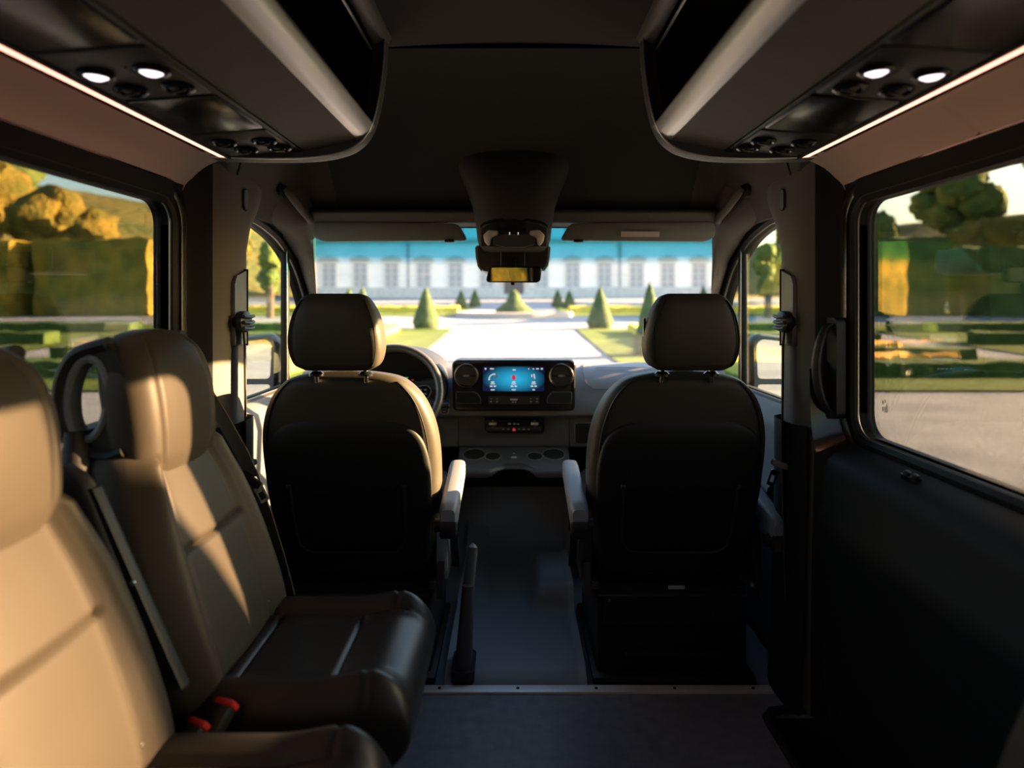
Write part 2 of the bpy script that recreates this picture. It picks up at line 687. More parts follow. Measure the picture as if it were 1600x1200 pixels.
# bright rail line above and along the sliding window
def head_rail(s):
    MB().tube([(s * .852, y, 1.386) for y in (-1.4, .0, 1.0, 1.30, 1.52)], .0028, 8).build('trim_6' if s < 0 else 'trim_7', mat('dull_bead', (.32, .30, .27), .3, metal=.8))['kind'] = 'structure'
    mb = MB().prism([(.858, 1.345), (.872, 1.345), (.872, 1.40), (.846, 1.40)], 'y', -1.5, 1.64)
    if s < 0:
        mb.mir()
    setting(mb.build('trim_8' if s < 0 else 'trim_9', mat('matt_black_trim', (.006, .006, .006), .7, spec=.12)))


both(head_rail)


# lower side panels with the window ledge
def lower_panel(s):
    prof = [(.868, .742), (.845, .745), (.800, .722), (.782, .705), (.774, .680), (.770, .60), (.760, .585), (.758, .52), (.766, .505), (.768, .3), (.778, .12), (.80, .0), (.868, 0)]
    y1 = 1.60 if s > 0 else 1.74
    mb = MB().prism(prof, 'y', -1.45, y1)
    if s < 0:
        mb.mir()
    nm = 'door_1' if s > 0 else 'wall_lower_left'
    d = setting(mb.build(nm, PANELM, ang=50))
    if s > 0:
        # rounded forward corner rising to the pillar
        MB().grid(12, 10, lambda u, v: Vector((.774 + .10 * v, 1.60 + .075 * sin(u * pi / 2), .705 + .045 * v + .22 * (1 - cos(u * pi / 2)) ** 1.6))).build('corner_panel', DOORM, d)
        pk = MB().prism(rrect(.822, 1.325, .020, .052, .009), 'z', .731, .740)
        pk.build('lock_button_plate', GLOSS, d)
        for yy in (1.312, 1.338):
            MB().lathe([(.008, 0), (.008, .006), (.004, .009)], (.822, yy, .739), n=12).build('button', PLASTIC, d)
    return d


both(lower_panel)


# B pillars: body-colour return behind, soft trim inboard, belt slot cover
def pillar(s):
    out = []
    sec = [(.800, 1.700), (.788, 1.722), (.780, 1.75), (.777, 1.79), (.778, 1.845), (.786, 1.88), (.81, 1.90), (.872, 1.905)]
    dark = [(.872, 1.625), (.862, 1.645), (.838, 1.672), (.812, 1.688), (.7995, 1.701)]
    rings = []
    for z in [0, .2, .4, .6, .775, .78, 1.0, 1.15, 1.25, 1.32, 1.38, 1.42, 1.455, 1.49]:
        grow = .012 * sstep(.9, .2, z)
        fl = sstep(1.26, 1.44, z)
        rings.append([Vector((s * (x - grow - .0 * fl), y + (.12 * fl * sstep(1.76, 1.90, y)), z)) for x, y in sec])
    p = setting(MB().loft(rings, ringclosed=False, cap=False).build('trim_10' if s < 0 else 'trim_11', TRIM, ang=60))
    MB().loft([[Vector((s * (x - .012 * sstep(.9, .2, z)), y, z)) for x, y in dark] for z in [0, .2, .4, .6, .8, 1.0, 1.2, 1.48]], ringclosed=False, cap=False).build('dark_return', RUBBER, p, ang=60)
    lo = MB().loft([[Vector((s * (x - .0225 - (.02 * sstep(.5, .0, z))), y - .002, z)) for x, y in sec] for z in (0.0, .3, .6, .762, .768)], ringclosed=False, cap=False)
    lo.build('lower_cover', PANELM, p, ang=60)
    MB().tube([(s * .7735, y, z) for y, z in rrect(1.845, 1.395, .030, .062, .0149, 5)], .002, 6, closed=True).build('badge_rim', SHADE_DARK, p)
    MB().prism(rrect(1.845, 1.395, .026, .058, .0129, 5), 'x', s * .771, s * .78).build('airbag_badge', GREYP, p)
    # lighter plate that carries the belt height adjuster
    pl = [(1.762, .98), (1.762, 1.150), (1.775, 1.172), (1.838, 1.190), (1.840, .98)]
    MB().prism(pl, 'x', s * .768, s * .779).build('adjuster_plate', GREYP, p)
    MB().box((s * .7725, 1.845, 1.085), (.012, .005, .22)).build('slot', SHADE_DARK, p)
    # rear dark return of the pillar
    mb = MB().prism([(.872, 1.60), (.872, 1.70), (.846, 1.70), (.838, 1.665), (.846, 1.615)], 'y', 0, .1) if False else None
    rg = []
    for z in (.0, .7, .9, 1.2, 1.38):
        rg.append([Vector((s * x, y, z)) for x, y in ((.874, 1.655), (.852, 1.66), (.842, 1.695), (.852, 1.73), (.874, 1.74))])
    MB().loft(rg).build('door_post', GLOSS if s < 0 else DOORM, p, ang=50)
    return p


both(pillar)

# vertical grab bar on the right pillar
gb = thing('pillar_grab_bar', 'black vertical grab bar on the right pillar beside the sliding door', 'handle', (.80, 1.66, .92))
MB().loft([[Vector((.822 - .040 * sin(pi * t) ** .55 + .011 * cos(a), 1.655 + .014 * sin(a), .815 + .23 * t)) for a in [2 * pi * k / 12 for k in range(12)]] for t in [i / 24 for i in range(25)]]).build('grip', PLASTIC, gb)
MB().prism(roundpoly([(1.63, .80), (1.69, .80), (1.69, 1.06), (1.63, 1.06)], .02), 'x', .822, .845).build('base_plate', PLASTIC, gb)


# A pillars and cab door frames
def a_pillar(s):
    L1 = [(.735, 2.27, 1.52), (.722, 2.34, 1.395), (.738, 2.385, 1.352), (.765, 2.47, 1.26), (.80, 2.60, 1.10), (.845, 2.77, .92), (.868, 2.9, .80)]
    L2 = [(.868, 2.09, 1.43), (.860, 2.18, 1.39), (.862, 2.36, 1.352), (.862, 2.54, 1.268), (.862, 2.69, 1.118), (.868, 2.79, .96), (.872, 2.89, .79)]
    rings = []
    for a, b in zip(L1, L2):
        A, B = Vector(a), Vector(b)
        rg = []
        for k in range(9):
            t = k / 8
            q = A.lerp(B, t)
            q += Vector((-.55, -.75, -.35)) * .030 * sin(pi * t) ** .7
            rg.append(Vector((s * q.x, q.y, q.z)))
        B2 = B + Vector((.02, .05, .02))
        A2 = A + Vector((.05, .06, .04))
        rg.append(Vector((s * B2.x, B2.y, B2.z)))
        rg.append(Vector((s * A2.x, A2.y, A2.z)))
        rings.append(rg)
    setting(MB().loft(rings).build('trim_12' if s < 0 else 'trim_15', TRIM, ang=50))
    # door frame rubber and quarter light bar
    gl = MB().prism(offset_poly(cabhole, .012), 'x', WX + .004, WX + .008)
    if s < 0:
        gl.mir()
    w = setting(gl.build('window_4' if s < 0 else 'window_5', G_CAB))
    frame_ring(cabhole, s, WX - .018, WX + .01, .030, 'inner_seal', RUBBER, w)
    frame_ring(offset_poly(cabhole, .028), s, WX - .030, WX, .034, 'outer_seal', GLOSS, w)
    MB().tube([(s * (WX - .012), p[0], p[1]) for p in cabhole], .003, 6, closed=True).build('bead', mat('dull_bead', (.32, .30, .27), .3, metal=.8), w)
    MB().box((s * (WX - .006), 2.445, 1.05), (.024, .040, .54), .006).build('division_bar', RUBBER, w)
    MB().box((s * (WX - .020), 2.428, 1.05), (.004, .007, .53), .001).build('bar_bead', mat('dull_bead', (.32, .30, .27), .3, metal=.8), w)


both(a_pillar)


# cab door panels under the windows
def cab_panel(s):
    rings = []
    for y in (1.955, 1.97, 2.2, 2.6, 2.95):
        rings.append([Vector((s * x, y, z)) for x, z in ((.872, .775), (.84, .77), (.805, .745), (.795, .70), (.80, .56), (.775, .53), (.765, .49), (.79, .46), (.80, .25), (.80, .02), (.872, .02))])
    d = setting(MB().loft(rings).build('door_2' if s < 0 else 'door_3', CABP, ang=45))
    MB().box((s * .782, 2.25, .665), (.02, .13, .028), .008).build('inner_handle', GREYP, d)


both(cab_panel)


# windscreen
WS = [(.722, 2.375, 1.388), (.752, 2.44, 1.31), (.79, 2.56, 1.15), (.84, 2.74, .97), (.878, 2.92, .79)]


def wind(u, v, off=0.0):
    k = v * (len(WS) - 1)
    i = min(int(k), len(WS) - 2)
    a, b = Vector(WS[i]), Vector(WS[i + 1])
    q = a.lerp(b, k - i)
    x = (2 * u - 1) * (q.x + .03)
    return Vector((x, q.y + .10 * (1 - (2 * u - 1) ** 2) + off, q.z))


wsg = setting(MB().grid(30, 17, wind).build('window_1', G_WIND))
MB().grid(30, 9, lambda u, v: wind(u, v * .42, -.004)).build('shade_band', BAND, wsg)


# sun visors
def visor(s):
    lab = 'plain grey sun visor over the steering wheel side' if s < 0 else 'grey sun visor carrying a pale sticker label'
    t = thing('sun_visor', lab, 'visor', (s * .44, 2.31, 1.385))
    ol = roundpoly([(.165, 1.322), (.20, 1.382), (.72, 1.388), (.725, 1.335), (.69, 1.318)], [.02, .02, .02, .025, .02])
    rings = []
    for d, y in ((-.006, 2.292), (0, 2.296), (0, 2.308), (-.006, 2.312)):
        rings.append([Vector((s * p[0], y + (1.385 - p[1]) * .15, p[1])) for p in offset_poly(ol, d)])
    MB().loft(rings).build('flap', mat('visor_vinyl', (.24, .235, .23), .6, spec=.3), t)
    MB().tube([(s * .20, 2.315, 1.392), (s * .71, 2.315, 1.394)], .006, 8).build('hinge_rod', PLASTIC, t)
    MB().box((s * .232, 2.300, 1.319), (.035, .014, .010), .004).build('clip', PLASTIC, t)
    if s > 0:
        MB().box((.452, 2.2895, 1.343), (.138, .002, .019), rot=Matrix.Rotation(radians(8), 3, 'X')).build('sticker', LABEL, t)


both(visor)

# overhead console swelling out of the headliner
oc = thing('overhead_console', 'dark moulded roof console bulge above the rear view mirror', 'console', (0, 2.25, 1.5))
rings = []
for z, w, yn in [(1.66, .30, 2.20), (1.60, .25, 2.16), (1.55, .205, 2.135), (1.50, .172, 2.12), (1.45, .152, 2.113), (1.40, .142, 2.11), (1.37, .137, 2.112), (1.33, .133, 2.12), (1.30, .126, 2.135), (1.282, .112, 2.15), (1.276, .09, 2.17)]:
    rg = []
    for k in range(32):
        a = pi * k / 31
        ex = 2 / 2.8
        rg.append(Vector((w * cos(a) * abs(cos(a)) ** (ex - 1) if abs(cos(a)) > 1e-6 else 0, 2.36 - (2.36 - yn) * abs(sin(a)) ** ex, z)))
    rings.append(rg)
MB().loft(rings).build('housing', mat('console_fabric', (.07, .064, .06), .85, bump=.3, scale=900, dist=.0006, spec=.15), oc, ang=60)
# black eyebrow rim, lamp bezel, lenses and switches
def fc(x, z):
    """front face of the console lamp area"""
    return 2.125 + .9 * x * x - .30 * (1.37 - z)


brow = [(x, 1.352 + .022 * (1 - (x / .112) ** 2) ** .5 if abs(x) < .112 else 1.352) for x in [-.112 + .224 * k / 20 for k in range(21)]]
MB().loft([[Vector((x, 2.112 + 1.6 * x * x, z + dz)) for x, z in brow] for dz in (-.006, .004)], ringclosed=False, cap=False).build('eyebrow_rim', GLOSS, oc)
pan = MB()
pan.grid(21, 5, lambda u, v: Vector((-.108 + .216 * u, 2.109 + 1.6 * (-.108 + .216 * u) ** 2 + .0 * v, 1.281 + .004 * abs(2 * u - 1) + (.060 + .030 * (1 - (2 * u - 1) ** 2)) * v)))
pan.build('dark_panel', PLASTIC, oc)
for sx in (-1, 1):
    pts = [(.052, 1.335), (.085, 1.338), (.102, 1.322), (.098, 1.300), (.086, 1.286), (.078, 1.290), (.074, 1.312), (.050, 1.322)]
    pts = roundpoly(pts, .006, 3)
    rings = [[Vector((sx * x, 2.104 + 1.6 * x * x + dy, z)) for x, z in (offset_poly(pts, dd) if dd else pts)] for dy, dd in ((.008, 0), (0, 0), (-.003, -.004))]
    MB().loft(rings).build('reading_lens', LAMPC, oc)
MB().prism(roundpoly([(-.072, 1.312), (-.045, 1.322), (.045, 1.322), (.072, 1.312), (.068, 1.290), (.03, 1.280), (-.03, 1.280), (-.068, 1.290)], .006, 3), 'y', 2.100, 2.12).build('switch_panel', DASHL, oc)
MB().box((0, 2.099, 1.334), (.082, .01, .014), .004).build('switch_row', SHADE_DARK, oc)
for x in (-.014, .014):
    MB().box((x, 2.096, 1.325), (.003, .006, .008), .001).build('toggle', WHITEE, oc)

# sensor housing and mirror
sh = thing('sensor_housing', 'black sensor housing on the windscreen behind the mirror', 'housing', (0, 2.35, 1.25))
rings = []
for z, w, y in ((1.30, .130, 2.26), (1.26, .128, 2.268), (1.23, .122, 2.275), (1.212, .108, 2.28), (1.205, .08, 2.285)):
    rings.append([Vector((-.004 + p[0] * w, y + .0 + (p[1] + 1) * .12, z)) for p in roundpoly([(-1, -1), (1, -1), (1, 1), (-1, 1)], .12, 3)])
MB().loft(rings).build('cover', PLASTIC, sh)
for s in (-1, 1):
    MB().tube([(-.004 + s * x, y, z) for x, y, z in ((.130, 2.260, 1.295), (.128, 2.268, 1.26), (.122, 2.275, 1.228), (.110, 2.28, 1.212))], .004, 6).build('edge_strip', GREYP, sh)
    MB().box((s * .042 - .004, 2.262, 1.26), (.004, .012, .085), .001).build('rib', GREYP, sh)
mi = thing('rear_view_mirror', 'rear view mirror with black rim reflecting the golden hedge added behind the van', 'mirror', (-.003, 2.2, 1.2))
MIR = Matrix.Translation((-.003, 2.2, 1.195)) @ Matrix.Rotation(radians(-8.5), 4, 'Z') @ Matrix.Rotation(radians(2), 4, 'X') @ Matrix.Translation((.003, -2.2, -1.195))
ol = [(x, z) for x, z in roundpoly([(-.100, 1.168), (.090, 1.166), (.096, 1.222), (-.086, 1.224)], .016, 5)]
MB().loft([[Vector((x, y, z)) for x, z in offset_poly(ol, d)] for d, y in ((-.010, 2.222), (0, 2.214), (0, 2.200), (-.004, 2.197))]).xf(MIR).build('rim', GLOSS, mi)
MB().prism(offset_poly(ol, -.005), 'y', 2.1955, 2.1965).xf(MIR).build('mirror_glass', MIRRORM, mi)
MB().tube([(-.003, 2.22, 1.205), (-.003, 2.245, 1.23), (-.003, 2.275, 1.25)], .011, 10).build('stalk', PLASTIC, mi)
MB().box((-.004, 2.203, 1.163), (.014, .008, .010), .002).build('dip_tab', PLASTIC, mi)


# ------------------------------------------------------------------ luggage racks
def rack(s):
    side = 'left' if s < 0 else 'right'
    t = thing('luggage_rack', 'long open overhead luggage rack along the %s side of the roof' % side, 'rack', (s * .55, .9, 1.46))

    def B(mb, name, m, **k):
        if s < 0:
            mb.mir()
        return mb.build(name, m, k.pop('parent', t), **k)
    Y0, Y1 = -1.45, 1.575
    B(MB().prism(roundpoly([(.512, 1.468), (.378, 1.494), (.376, 1.520), (.74, 1.520), (.74, 1.478), (.512, 1.478)], .003, 2), 'y', Y0, Y1), 'bottom_panel', BINM, ang=30)
    B(MB().prism([(.512, 1.466), (.516, 1.478), (.70, 1.464), (.70, 1.452)], 'y', Y0, Y1), 'service_channel', PLASTIC, ang=30)
    B(MB().prism(roundpoly([(.382, 1.492), (.366, 1.499), (.350, 1.514), (.340, 1.533), (.347, 1.540), (.366, 1.530), (.386, 1.510)], .005, 3), 'y', Y0, Y1), 'front_rail', ALU, ang=50)
    B(MB().box((.760, (Y0 + Y1) / 2, 1.62), (.02, Y1 - Y0, .30)), 'back_panel', BININ)
    B(MB().box((.55, (Y0 + Y1) / 2, 1.785), (.44, Y1 - Y0, .012)), 'top_panel', BININ)
    B(MB().prism(roundpoly([(.345, 1.725), (.312, 1.735), (.300, 1.760), (.312, 1.79), (.352, 1.79)], .010, 3), 'y', Y0, Y1 + .01), 'upper_rail', mat('dull_rail', (.20, .195, .19), .45, metal=.5), ang=50)
    B(MB().tube([(.352, Y0, 1.722), (.352, Y1, 1.722)], .004, 8), 'rail_bead', ALU)
    # end frame: plate and swept rim
    ul = [(.735, 1.452), (.62, 1.448), (.50, 1.450), (.42, 1.463), (.375, 1.487), (.348, 1.525), (.332, 1.58), (.322, 1.64), (.316, 1.70), (.314, 1.775)]
    ul2 = []
    for i in range(len(ul) - 1):
        for k in range(4):
            q = k / 4
            ul2.append((sinterp([(j, p[0]) for j, p in enumerate(ul)], i + q), sinterp([(j, p[1]) for j, p in enumerate(ul)], i + q)))
    ul2.append(ul[-1])
    B(MB().prism(ul2 + [(.735, 1.79)], 'y', 1.572, 1.592), 'end_plate', BININ, ang=50)
    inn = [(x + .030 * min(1, i / 14), z + .026 * (1 - .7 * sstep(.40, .33, x))) for i, (x, z) in enumerate(ul2)]
    rg = []
    for (a, b) in zip(ul2, inn):
        rg.append([Vector((a[0], 1.548, a[1])), Vector((a[0] - .004, 1.575, a[1] - .003)), Vector((a[0], 1.602, a[1])), Vector((b[0], 1.602, b[1])), Vector((b[0], 1.560, b[1]))])
    B(MB().loft(rg), 'end_rim', mat('rim_grey', (.13, .13, .14), .5, spec=.4), ang=40)
    B(MB().tube([(a[0] - .002, 1.5475, a[1] - .001) for a in ul2], .0026, 6), 'rim_bead', ALU)
    # light strip at the outer edge
    B(MB().prism([(.694, 1.449), (.694, 1.455), (.712, 1.456), (.712, 1.450)], 'y', Y0, 1.545), 'led_strip', LEDM)
    B(MB().prism([(.684, 1.446), (.684, 1.456), (.693, 1.456), (.693, 1.447)], 'y', Y0, 1.555), 'strip_housing', PLASTIC)
    # service panels
    for (a, b, glossy) in ((1.345, 1.540, False), (1.120, 1.338, True), (.905, 1.112, False), (.2, .898, True)):
        ol = roundpoly([(.522, a), (.522, b), (.682, b), (.682, a)], .010, 3)
        mb = MB()
        rings = [[Vector((p[0], p[1], 1.4665 - (p[0] - .512) * .0745 - h)) for p in offset_poly(ol, -d)] for h, d in ((-.004, 0), (.002, 0), (.004, .003))]
        mb.loft(rings)
        sp = B(mb, 'blank_cover' if glossy else 'service_unit', GLOSS if glossy else PLASTIC)
        if glossy:
            continue
        cy = (a + b) / 2
        lit = a < 1
        spots = [(.645, cy - .02, 1), (.560, cy - .02, 1), (.636, cy + .055, 0), (.560, cy + .058, 0)] if lit else [(.640, cy - .03, 0), (.555, cy - .02, 0), (.620, cy + .04, 0), (.545, cy + .045, 0)]
        for x, y, on in spots:
            z = 1.4665 - (x - .512) * .0745 - .004
            ring = MB().lathe([(.027, .002), (.027, -.004), (.022, -.008), (.018, -.006), (.017, .0)], (x, y, z), n=24)
            if s < 0:
                ring.mir()
            ro = ring.build('lamp_ring' if on else 'air_vent', GLOSS, sp)
            k = MB()
            if on:
                k.lathe([(.0165, .0), (.0165, -.005), (.010, -.009), (.001, -.010)], (x, y, z), n=20)
            else:
                k.box((x, y, z - .007), (.030, .006, .007), .002, rot=Matrix.Rotation(.5, 3, 'Z'))
                k.lathe([(.014, 0), (.014, -.004), (.006, -.007), (.001, -.007)], (x, y, z), n=18)
            if s < 0:
                k.mir()
            # a level deeper would be a fourth: lens and flap are siblings on the unit
            k.build('lit_lens' if on else 'vent_flap', LAMPM if on else PLASTIC, sp)
            if on:
                k2 = MB().tube([(x + .034 * cos(q), y + .034 * sin(q), z - .003) for q in [-.6 + 1.9 * i / 8 for i in range(9)]], .002, 6)
                if s < 0:
                    k2.mir()
                k2.build('rotating_rim', GREYP, sp)
    return t


both(rack)

# ------------------------------------------------------------------ dashboard
da = thing('dashboard', 'slate grey dashboard spanning the cab under the windscreen', 'dashboard', (0, 2.7, .6))
up = roundpoly([(2.96, .79), (2.80, .838), (2.665, .828), (2.590, .775), (2.552, .690), (2.548, .648), (2.600, .632), (2.96, .60)], [0, .02, .05, .06, .04, .012, .01, 0], 5)
MB().prism(up, 'x', -.87, .87).build('upper_pad', DASHM, da, ang=50)
lowp = roundpoly([(2.96, .60), (2.612, .634), (2.606, .60), (2.594, .512), (2.66, .500), (2.96, .49)], [0, 0, .01, .012, .01, 0], 4)
MB().prism(lowp, 'x', -.225, .225).build('lower_centre', DASHL, da, ang=50)
for s in (-1, 1):
    MB().prism([(a[0] - .004, a[1]) for a in lowp], 'x', s * .227, s * .87).build('lower_side', DASHL, da, ang=50)
    MB().prism([(2.96, .46), (2.66, .46), (2.64, .25), (2.72, .10), (2.96, .05)], 'x', s * .30, s * .87).build('knee_panel', DASHL, da)
MB().prism([(2.97, .60), (2.93, .60), (2.91, .1), (2.97, .1)], 'x', -.87, .87).build('bulkhead', SHADE_DARK, da)
# glove recess at the right of the lower strip, its shade painted on a plate
MB().loft([[Vector((x, 2.5985 - y, z)) for x, z in offset_poly(roundpoly([(.245, .525), (.40, .525), (.40, .612), (.245, .612)], .012, 4), d)] for y, d in ((-.004, 0), (.004, 0), (.006, -.003), (-.002, -.005))], cap=False).build('recess_rim', GREYP, da)
MB().prism(roundpoly([(.249, .529), (.398, .529), (.398, .609), (.249, .609)], .010, 4), 'y', 2.590, 2.5995).build('recess_shade_plate', SHADE_DARK, da)
# fuse door with engraved slats left
MB().prism(rrect(-.345, .565, .10, .052, .006), 'y', 2.588, 2.60).build('small_cover', DASHL, da)
for k in range(6):
    MB().box((-.375 + k * .012, 2.587, .565), (.004, .004, .026)).build('slat', PLASTIC, da)
# faint airbag outline on the passenger pad
ab = []
for x, y, z in [(.30, 2.72, .8335), (.285, 2.665, .826), (.285, 2.61, .797), (.295, 2.585, .765), (.32, 2.5765, .748), (.45, 2.5765, .748), (.72, 2.5765, .748)]:
    ab.append((x, y - .002, z + .001))
MB().tube(ab, .0018, 6).build('airbag_seam', DASHL, da)
MB().box((.48, 2.66, .8275), (.28, .004, .002), rot=Matrix.Rotation(.2, 3, 'X')).build('airbag_seam', DASHL, da)

# centre screen panel
sp = thing('infotainment_panel', 'gloss black centre panel with lit blue screen between two round vents', 'screen', (0, 2.53, .78))
pol = roundpoly([(-.240, .672), (.240, .672), (.243, .862), (.225, .874), (-.225, .874), (-.243, .862)], [.022, .022, .02, .01, .01, .02], 5)
MB().loft([[Vector((x, y, z)) for x, z in offset_poly(pol, d)] for d, y in ((-.01, 2.62), (0, 2.60), (0, 2.515), (-.002, 2.508), (-.006, 2.505), (-.012, 2.5065))]).build('bezel', GLOSS, sp, ang=50)
sc = MB().prism(rrect(-.001, .799, .240, .096, .004, 3), 'y', 2.5035, 2.508).build('screen', SCREEN, sp)
SY = 2.5028


def dash_marks(rows, m, parent, y=SY, name='screen_mark'):
    mb = MB()
    for x, z, w, h in rows:
        mb.box((x, y, z), (w, .0012, h), .0)
    return mb.build(name, m, parent)


rows = [(-.111, .839, .006, .006), (-.086, .839, .016, .004), (.001, .835, .012, .004), (.076, .839, .006, .004), (.058, .839, .004, .004), (.092, .839, .012, .004), (.109, .839, .007, .006)]
for cx in (-.083, -.001, .077):
    rows += [(cx, .787, .013, .005), (cx, .780, .018, .003), (cx - .006, .771, .010, .005), (cx + .008, .771, .009, .005), (cx, .757, .016 if cx < .05 else .010, .004)]
dash_marks(rows, WHITEE, sc)
# handset arc, red car and tool icons
MB().tube([(-.083 + .020 * cos(a) - .0 + .006, SY, .798 + .020 * sin(a)) for a in [radians(d) for d in range(80, 190, 12)]], [.0034, .0026, .002, .002, .002, .002, .002, .0022, .003, .0034][:10], 6).build('phone_icon', WHITEE, sc)
MB().box((-.072, SY, .809), (.012, .001, .010), .0).build('phone_icon', ICON, sc)
MB().prism([(-.007, .796), (.005, .796), (.006, .806), (.003, .815), (-.005, .815), (-.008, .806)], 'y', SY - .0005, SY + .0006).build('car_icon', REDE, sc)
for dx, dz in ((-.010, .801), (.008, .801), (-.010, .810), (.008, .810)):
    MB().box((dx, SY, dz), (.003, .001, .003)).build('car_icon', REDE, sc)
MB().box((.070, SY, .812), (.004, .001, .010)).build('tool_icon', WHITEE, sc)
MB().tube([(.078, SY, .819), (.082, SY, .800)], .0022, 6).build('tool_icon', WHITEE, sc)
MB().tube([(.078, SY, .795), (.076, SY, .812)], .002, 6).build('tool_icon', ICON, sc)
for s in (-1, 1):
    cx, cz = s * .186 - .001, .812
    v = MB().lathe([(.050, .012), (.050, -.004), (.047, -.009), (.0435, -.010), (.041, -.006), (.040, .01)], (cx, 2.508, cz), 'y', 36).build('round_vent', mat('dark_chrome', (.35, .34, .33), .22, metal=1), sp)
    MB().lathe([(.041, 0), (.041, -.002), (.036, .003), (.033, .006), (.001, .007)], (cx, 2.505, cz), 'y', 30).build('vent_core', PLASTIC, v)
    MB().box((cx, 2.503, cz), (.074, .003, .004), .001).build('vane', GLOSS, v)
    MB().prism(roundpoly([(cx - .015, cz), (cx - .006, cz + .004), (cx + .006, cz + .004), (cx + .015, cz), (cx + .006, cz - .004), (cx - .006, cz - .004)], .002, 2), 'y', 2.499, 2.504).build('vane_tab', GREYP, v)
    # trays under the vents: rims round plates with the shade painted black
    ol = [(s * x, z) for x, z in roundpoly([(.226, .748), (.226, .704), (.130, .704), (.130, .725), (.146, .745), (.155, .748)], .004, 3)]
    MB().loft([[Vector((x, y, z)) for x, z in offset_poly(ol, d)] for y, d in ((2.512, .001), (2.503, .001), (2.502, -.001), (2.508, -.002))], cap=False).build('tray_rim', mat('tray_edge', (.10, .10, .10), .3), sp)
    MB().prism(offset_poly(ol, -.0015), 'y', 2.5045, 2.508).build('tray', SHADE_DARK, sp)
MB().prism(rrect(0, .716, .20, .030, .004), 'y', 2.502, 2.507).build('key_panel', PLASTIC, sp)
dash_marks([(-.090, .722, .007, .002), (-.066, .722, .007, .002), (-.090, .711, .006, .004), (-.066, .711, .006, .004), (0, .719, .028, .006), (-.004, .709, .006, .003), (.007, .709, .006, .003), (.066, .722, .007, .002), (.090, .722, .007, .002), (.066, .711, .006, .003), (.090, .711, .006, .003)], ICON, sp, 2.5012, 'key_symbol')

# climate strip
cl = thing('climate_control_strip', 'black climate control strip with red hazard symbol below the screen panel', 'control', (0, 2.58, .62))
MB().loft([[Vector((x, y, z)) for x, z in offset_poly(roundpoly([(-.118, .630), (-.118, .590), (-.105, .572), (.118, .572), (.124, .590), (.124, .630)], .008, 4), d)] for d, y in ((0, 2.60), (0, 2.575), (-.004, 2.570))]).build('panel', GLOSS, cl)
for x in (-.085, .083):
    k = MB().box((x, 2.565, .612), (.030, .014, .012), .004)
    r_ = k.build('temperature_roller', ALU, cl)
    for dz in (-.013, .012):
        MB().box((x, 2.5685, .612 + dz), (.006, .002, .002)).build('roller_mark', ICON, r_)
MB().box((.0, 2.5695, .591), (.220, .006, .018), .003).build('button_row', PLASTIC, cl)
dash_marks([(-.018, .612, .010, .005), (.002, .612, .008, .005), (.016, .611, .010, .003), (-.043, .590, .007, .003), (-.022, .590, .008, .004), (.021, .590, .006, .003), (.040, .590, .009, .004), (.059, .590, .008, .003)], ICON, cl, 2.5655, 'symbol')
MB().prism([(-.0075, .584), (.0075, .584), (0, .597)], 'y', 2.5645, 2.567).build('hazard_symbol', REDE, cl)

# start button plate
sb = thing('start_button', 'small oval start button plate on the dash beside the wheel', 'button', (-.276, 2.545, .675))
MB().tube([(x, 2.5475, z) for x, z in rrect(-.276, .677, .030, .042, .008, 4)], .0016, 6, closed=True).build('rim', ALU, sb)
MB().prism(rrect(-.276, .677, .029, .041, .007, 4), 'y', 2.546, 2.552).build('plate', DASHL, sb)
MB().lathe([(.0105, 0), (.0105, -.004), (.008, -.005), (.008, -.002), (.001, -.002)], (-.276, 2.546, .685), 'y', 20).build('knob', ALU, sb)
MB().box((-.277, 2.5452, .665), (.009, .001, .003)).build('mark', ICON, sb)

# cup holder shelf
cs = thing('cup_holder_shelf', 'dark shelf with four round cup holders under the lower dash', 'shelf', (0, 2.5, .46))
def tilt(mb):
    mb.v = [Vector((p.x, p.y, p.z + max(0, p.y - 2.44) * .27)) for p in mb.v]
    return mb


def lipy(x):
    return 2.425 + .055 * (1 - sstep(.03, .10, abs(x)))
outl = [(x, lipy(x)) for x in [-.215 + .43 * k / 28 for k in range(29)]] + [(.222, 2.66), (-.222, 2.66)]
holes = []
HC = [(-.158, .044), (-.083, .031), (.083, .031), (.158, .044)]
for x, r in HC:
    cy = 2.545 if r > .04 else 2.53
    holes.append([(x + r * cos(a), cy + r * sin(a) * 1.0) for a in [2 * pi * k / 24 for k in range(24)]])
tilt(MB().prism(outl, 'z', .452, .466, holes=holes)).build('tray', mat('shelf_grey', (.10, .105, .118), .45, spec=.4), cs, ang=50)
lipm = []
for x in [-.222 + .444 * k / 36 for k in range(37)]:
    c = 1 - sstep(.03, .10, abs(x))
    y = lipy(x)
    lipm.append([Vector((x, y + .004, .467)), Vector((x, y - .006, .462)), Vector((x, y - .008, .450 + .005 * c)), Vector((x, y, .434 + .028 * c)), Vector((x, y + .02, .436 + .026 * c)), Vector((x, y + .03, .452))])
MB().loft(lipm).build('front_lip', mat('shelf_grey', (.10, .105, .118), .45, spec=.4), cs, ang=60)
for (x, r), h in zip(HC, holes):
    cy = 2.545 if r > .04 else 2.53
    tilt(MB().lathe([(r, 0), (r * .93, -.07), (.001, -.07)], (x, cy, .466), 'z', 24)).build('cup', SHADE_DARK, cs)
    tilt(MB().tube([(x + r * cos(a), cy + r * sin(a), .467) for a in [2 * pi * k / 24 for k in range(24)]], .002, 6, closed=True)).build('rim', GREYP, cs)
tilt(MB().box((0, 2.52, .4675), (.022, .010, .003), .001)).build('usb_socket', ICON, cs)
tilt(MB().box((0, 2.55, .4675), (.008, .004, .002), .0005)).build('usb_mark', ICON, cs)

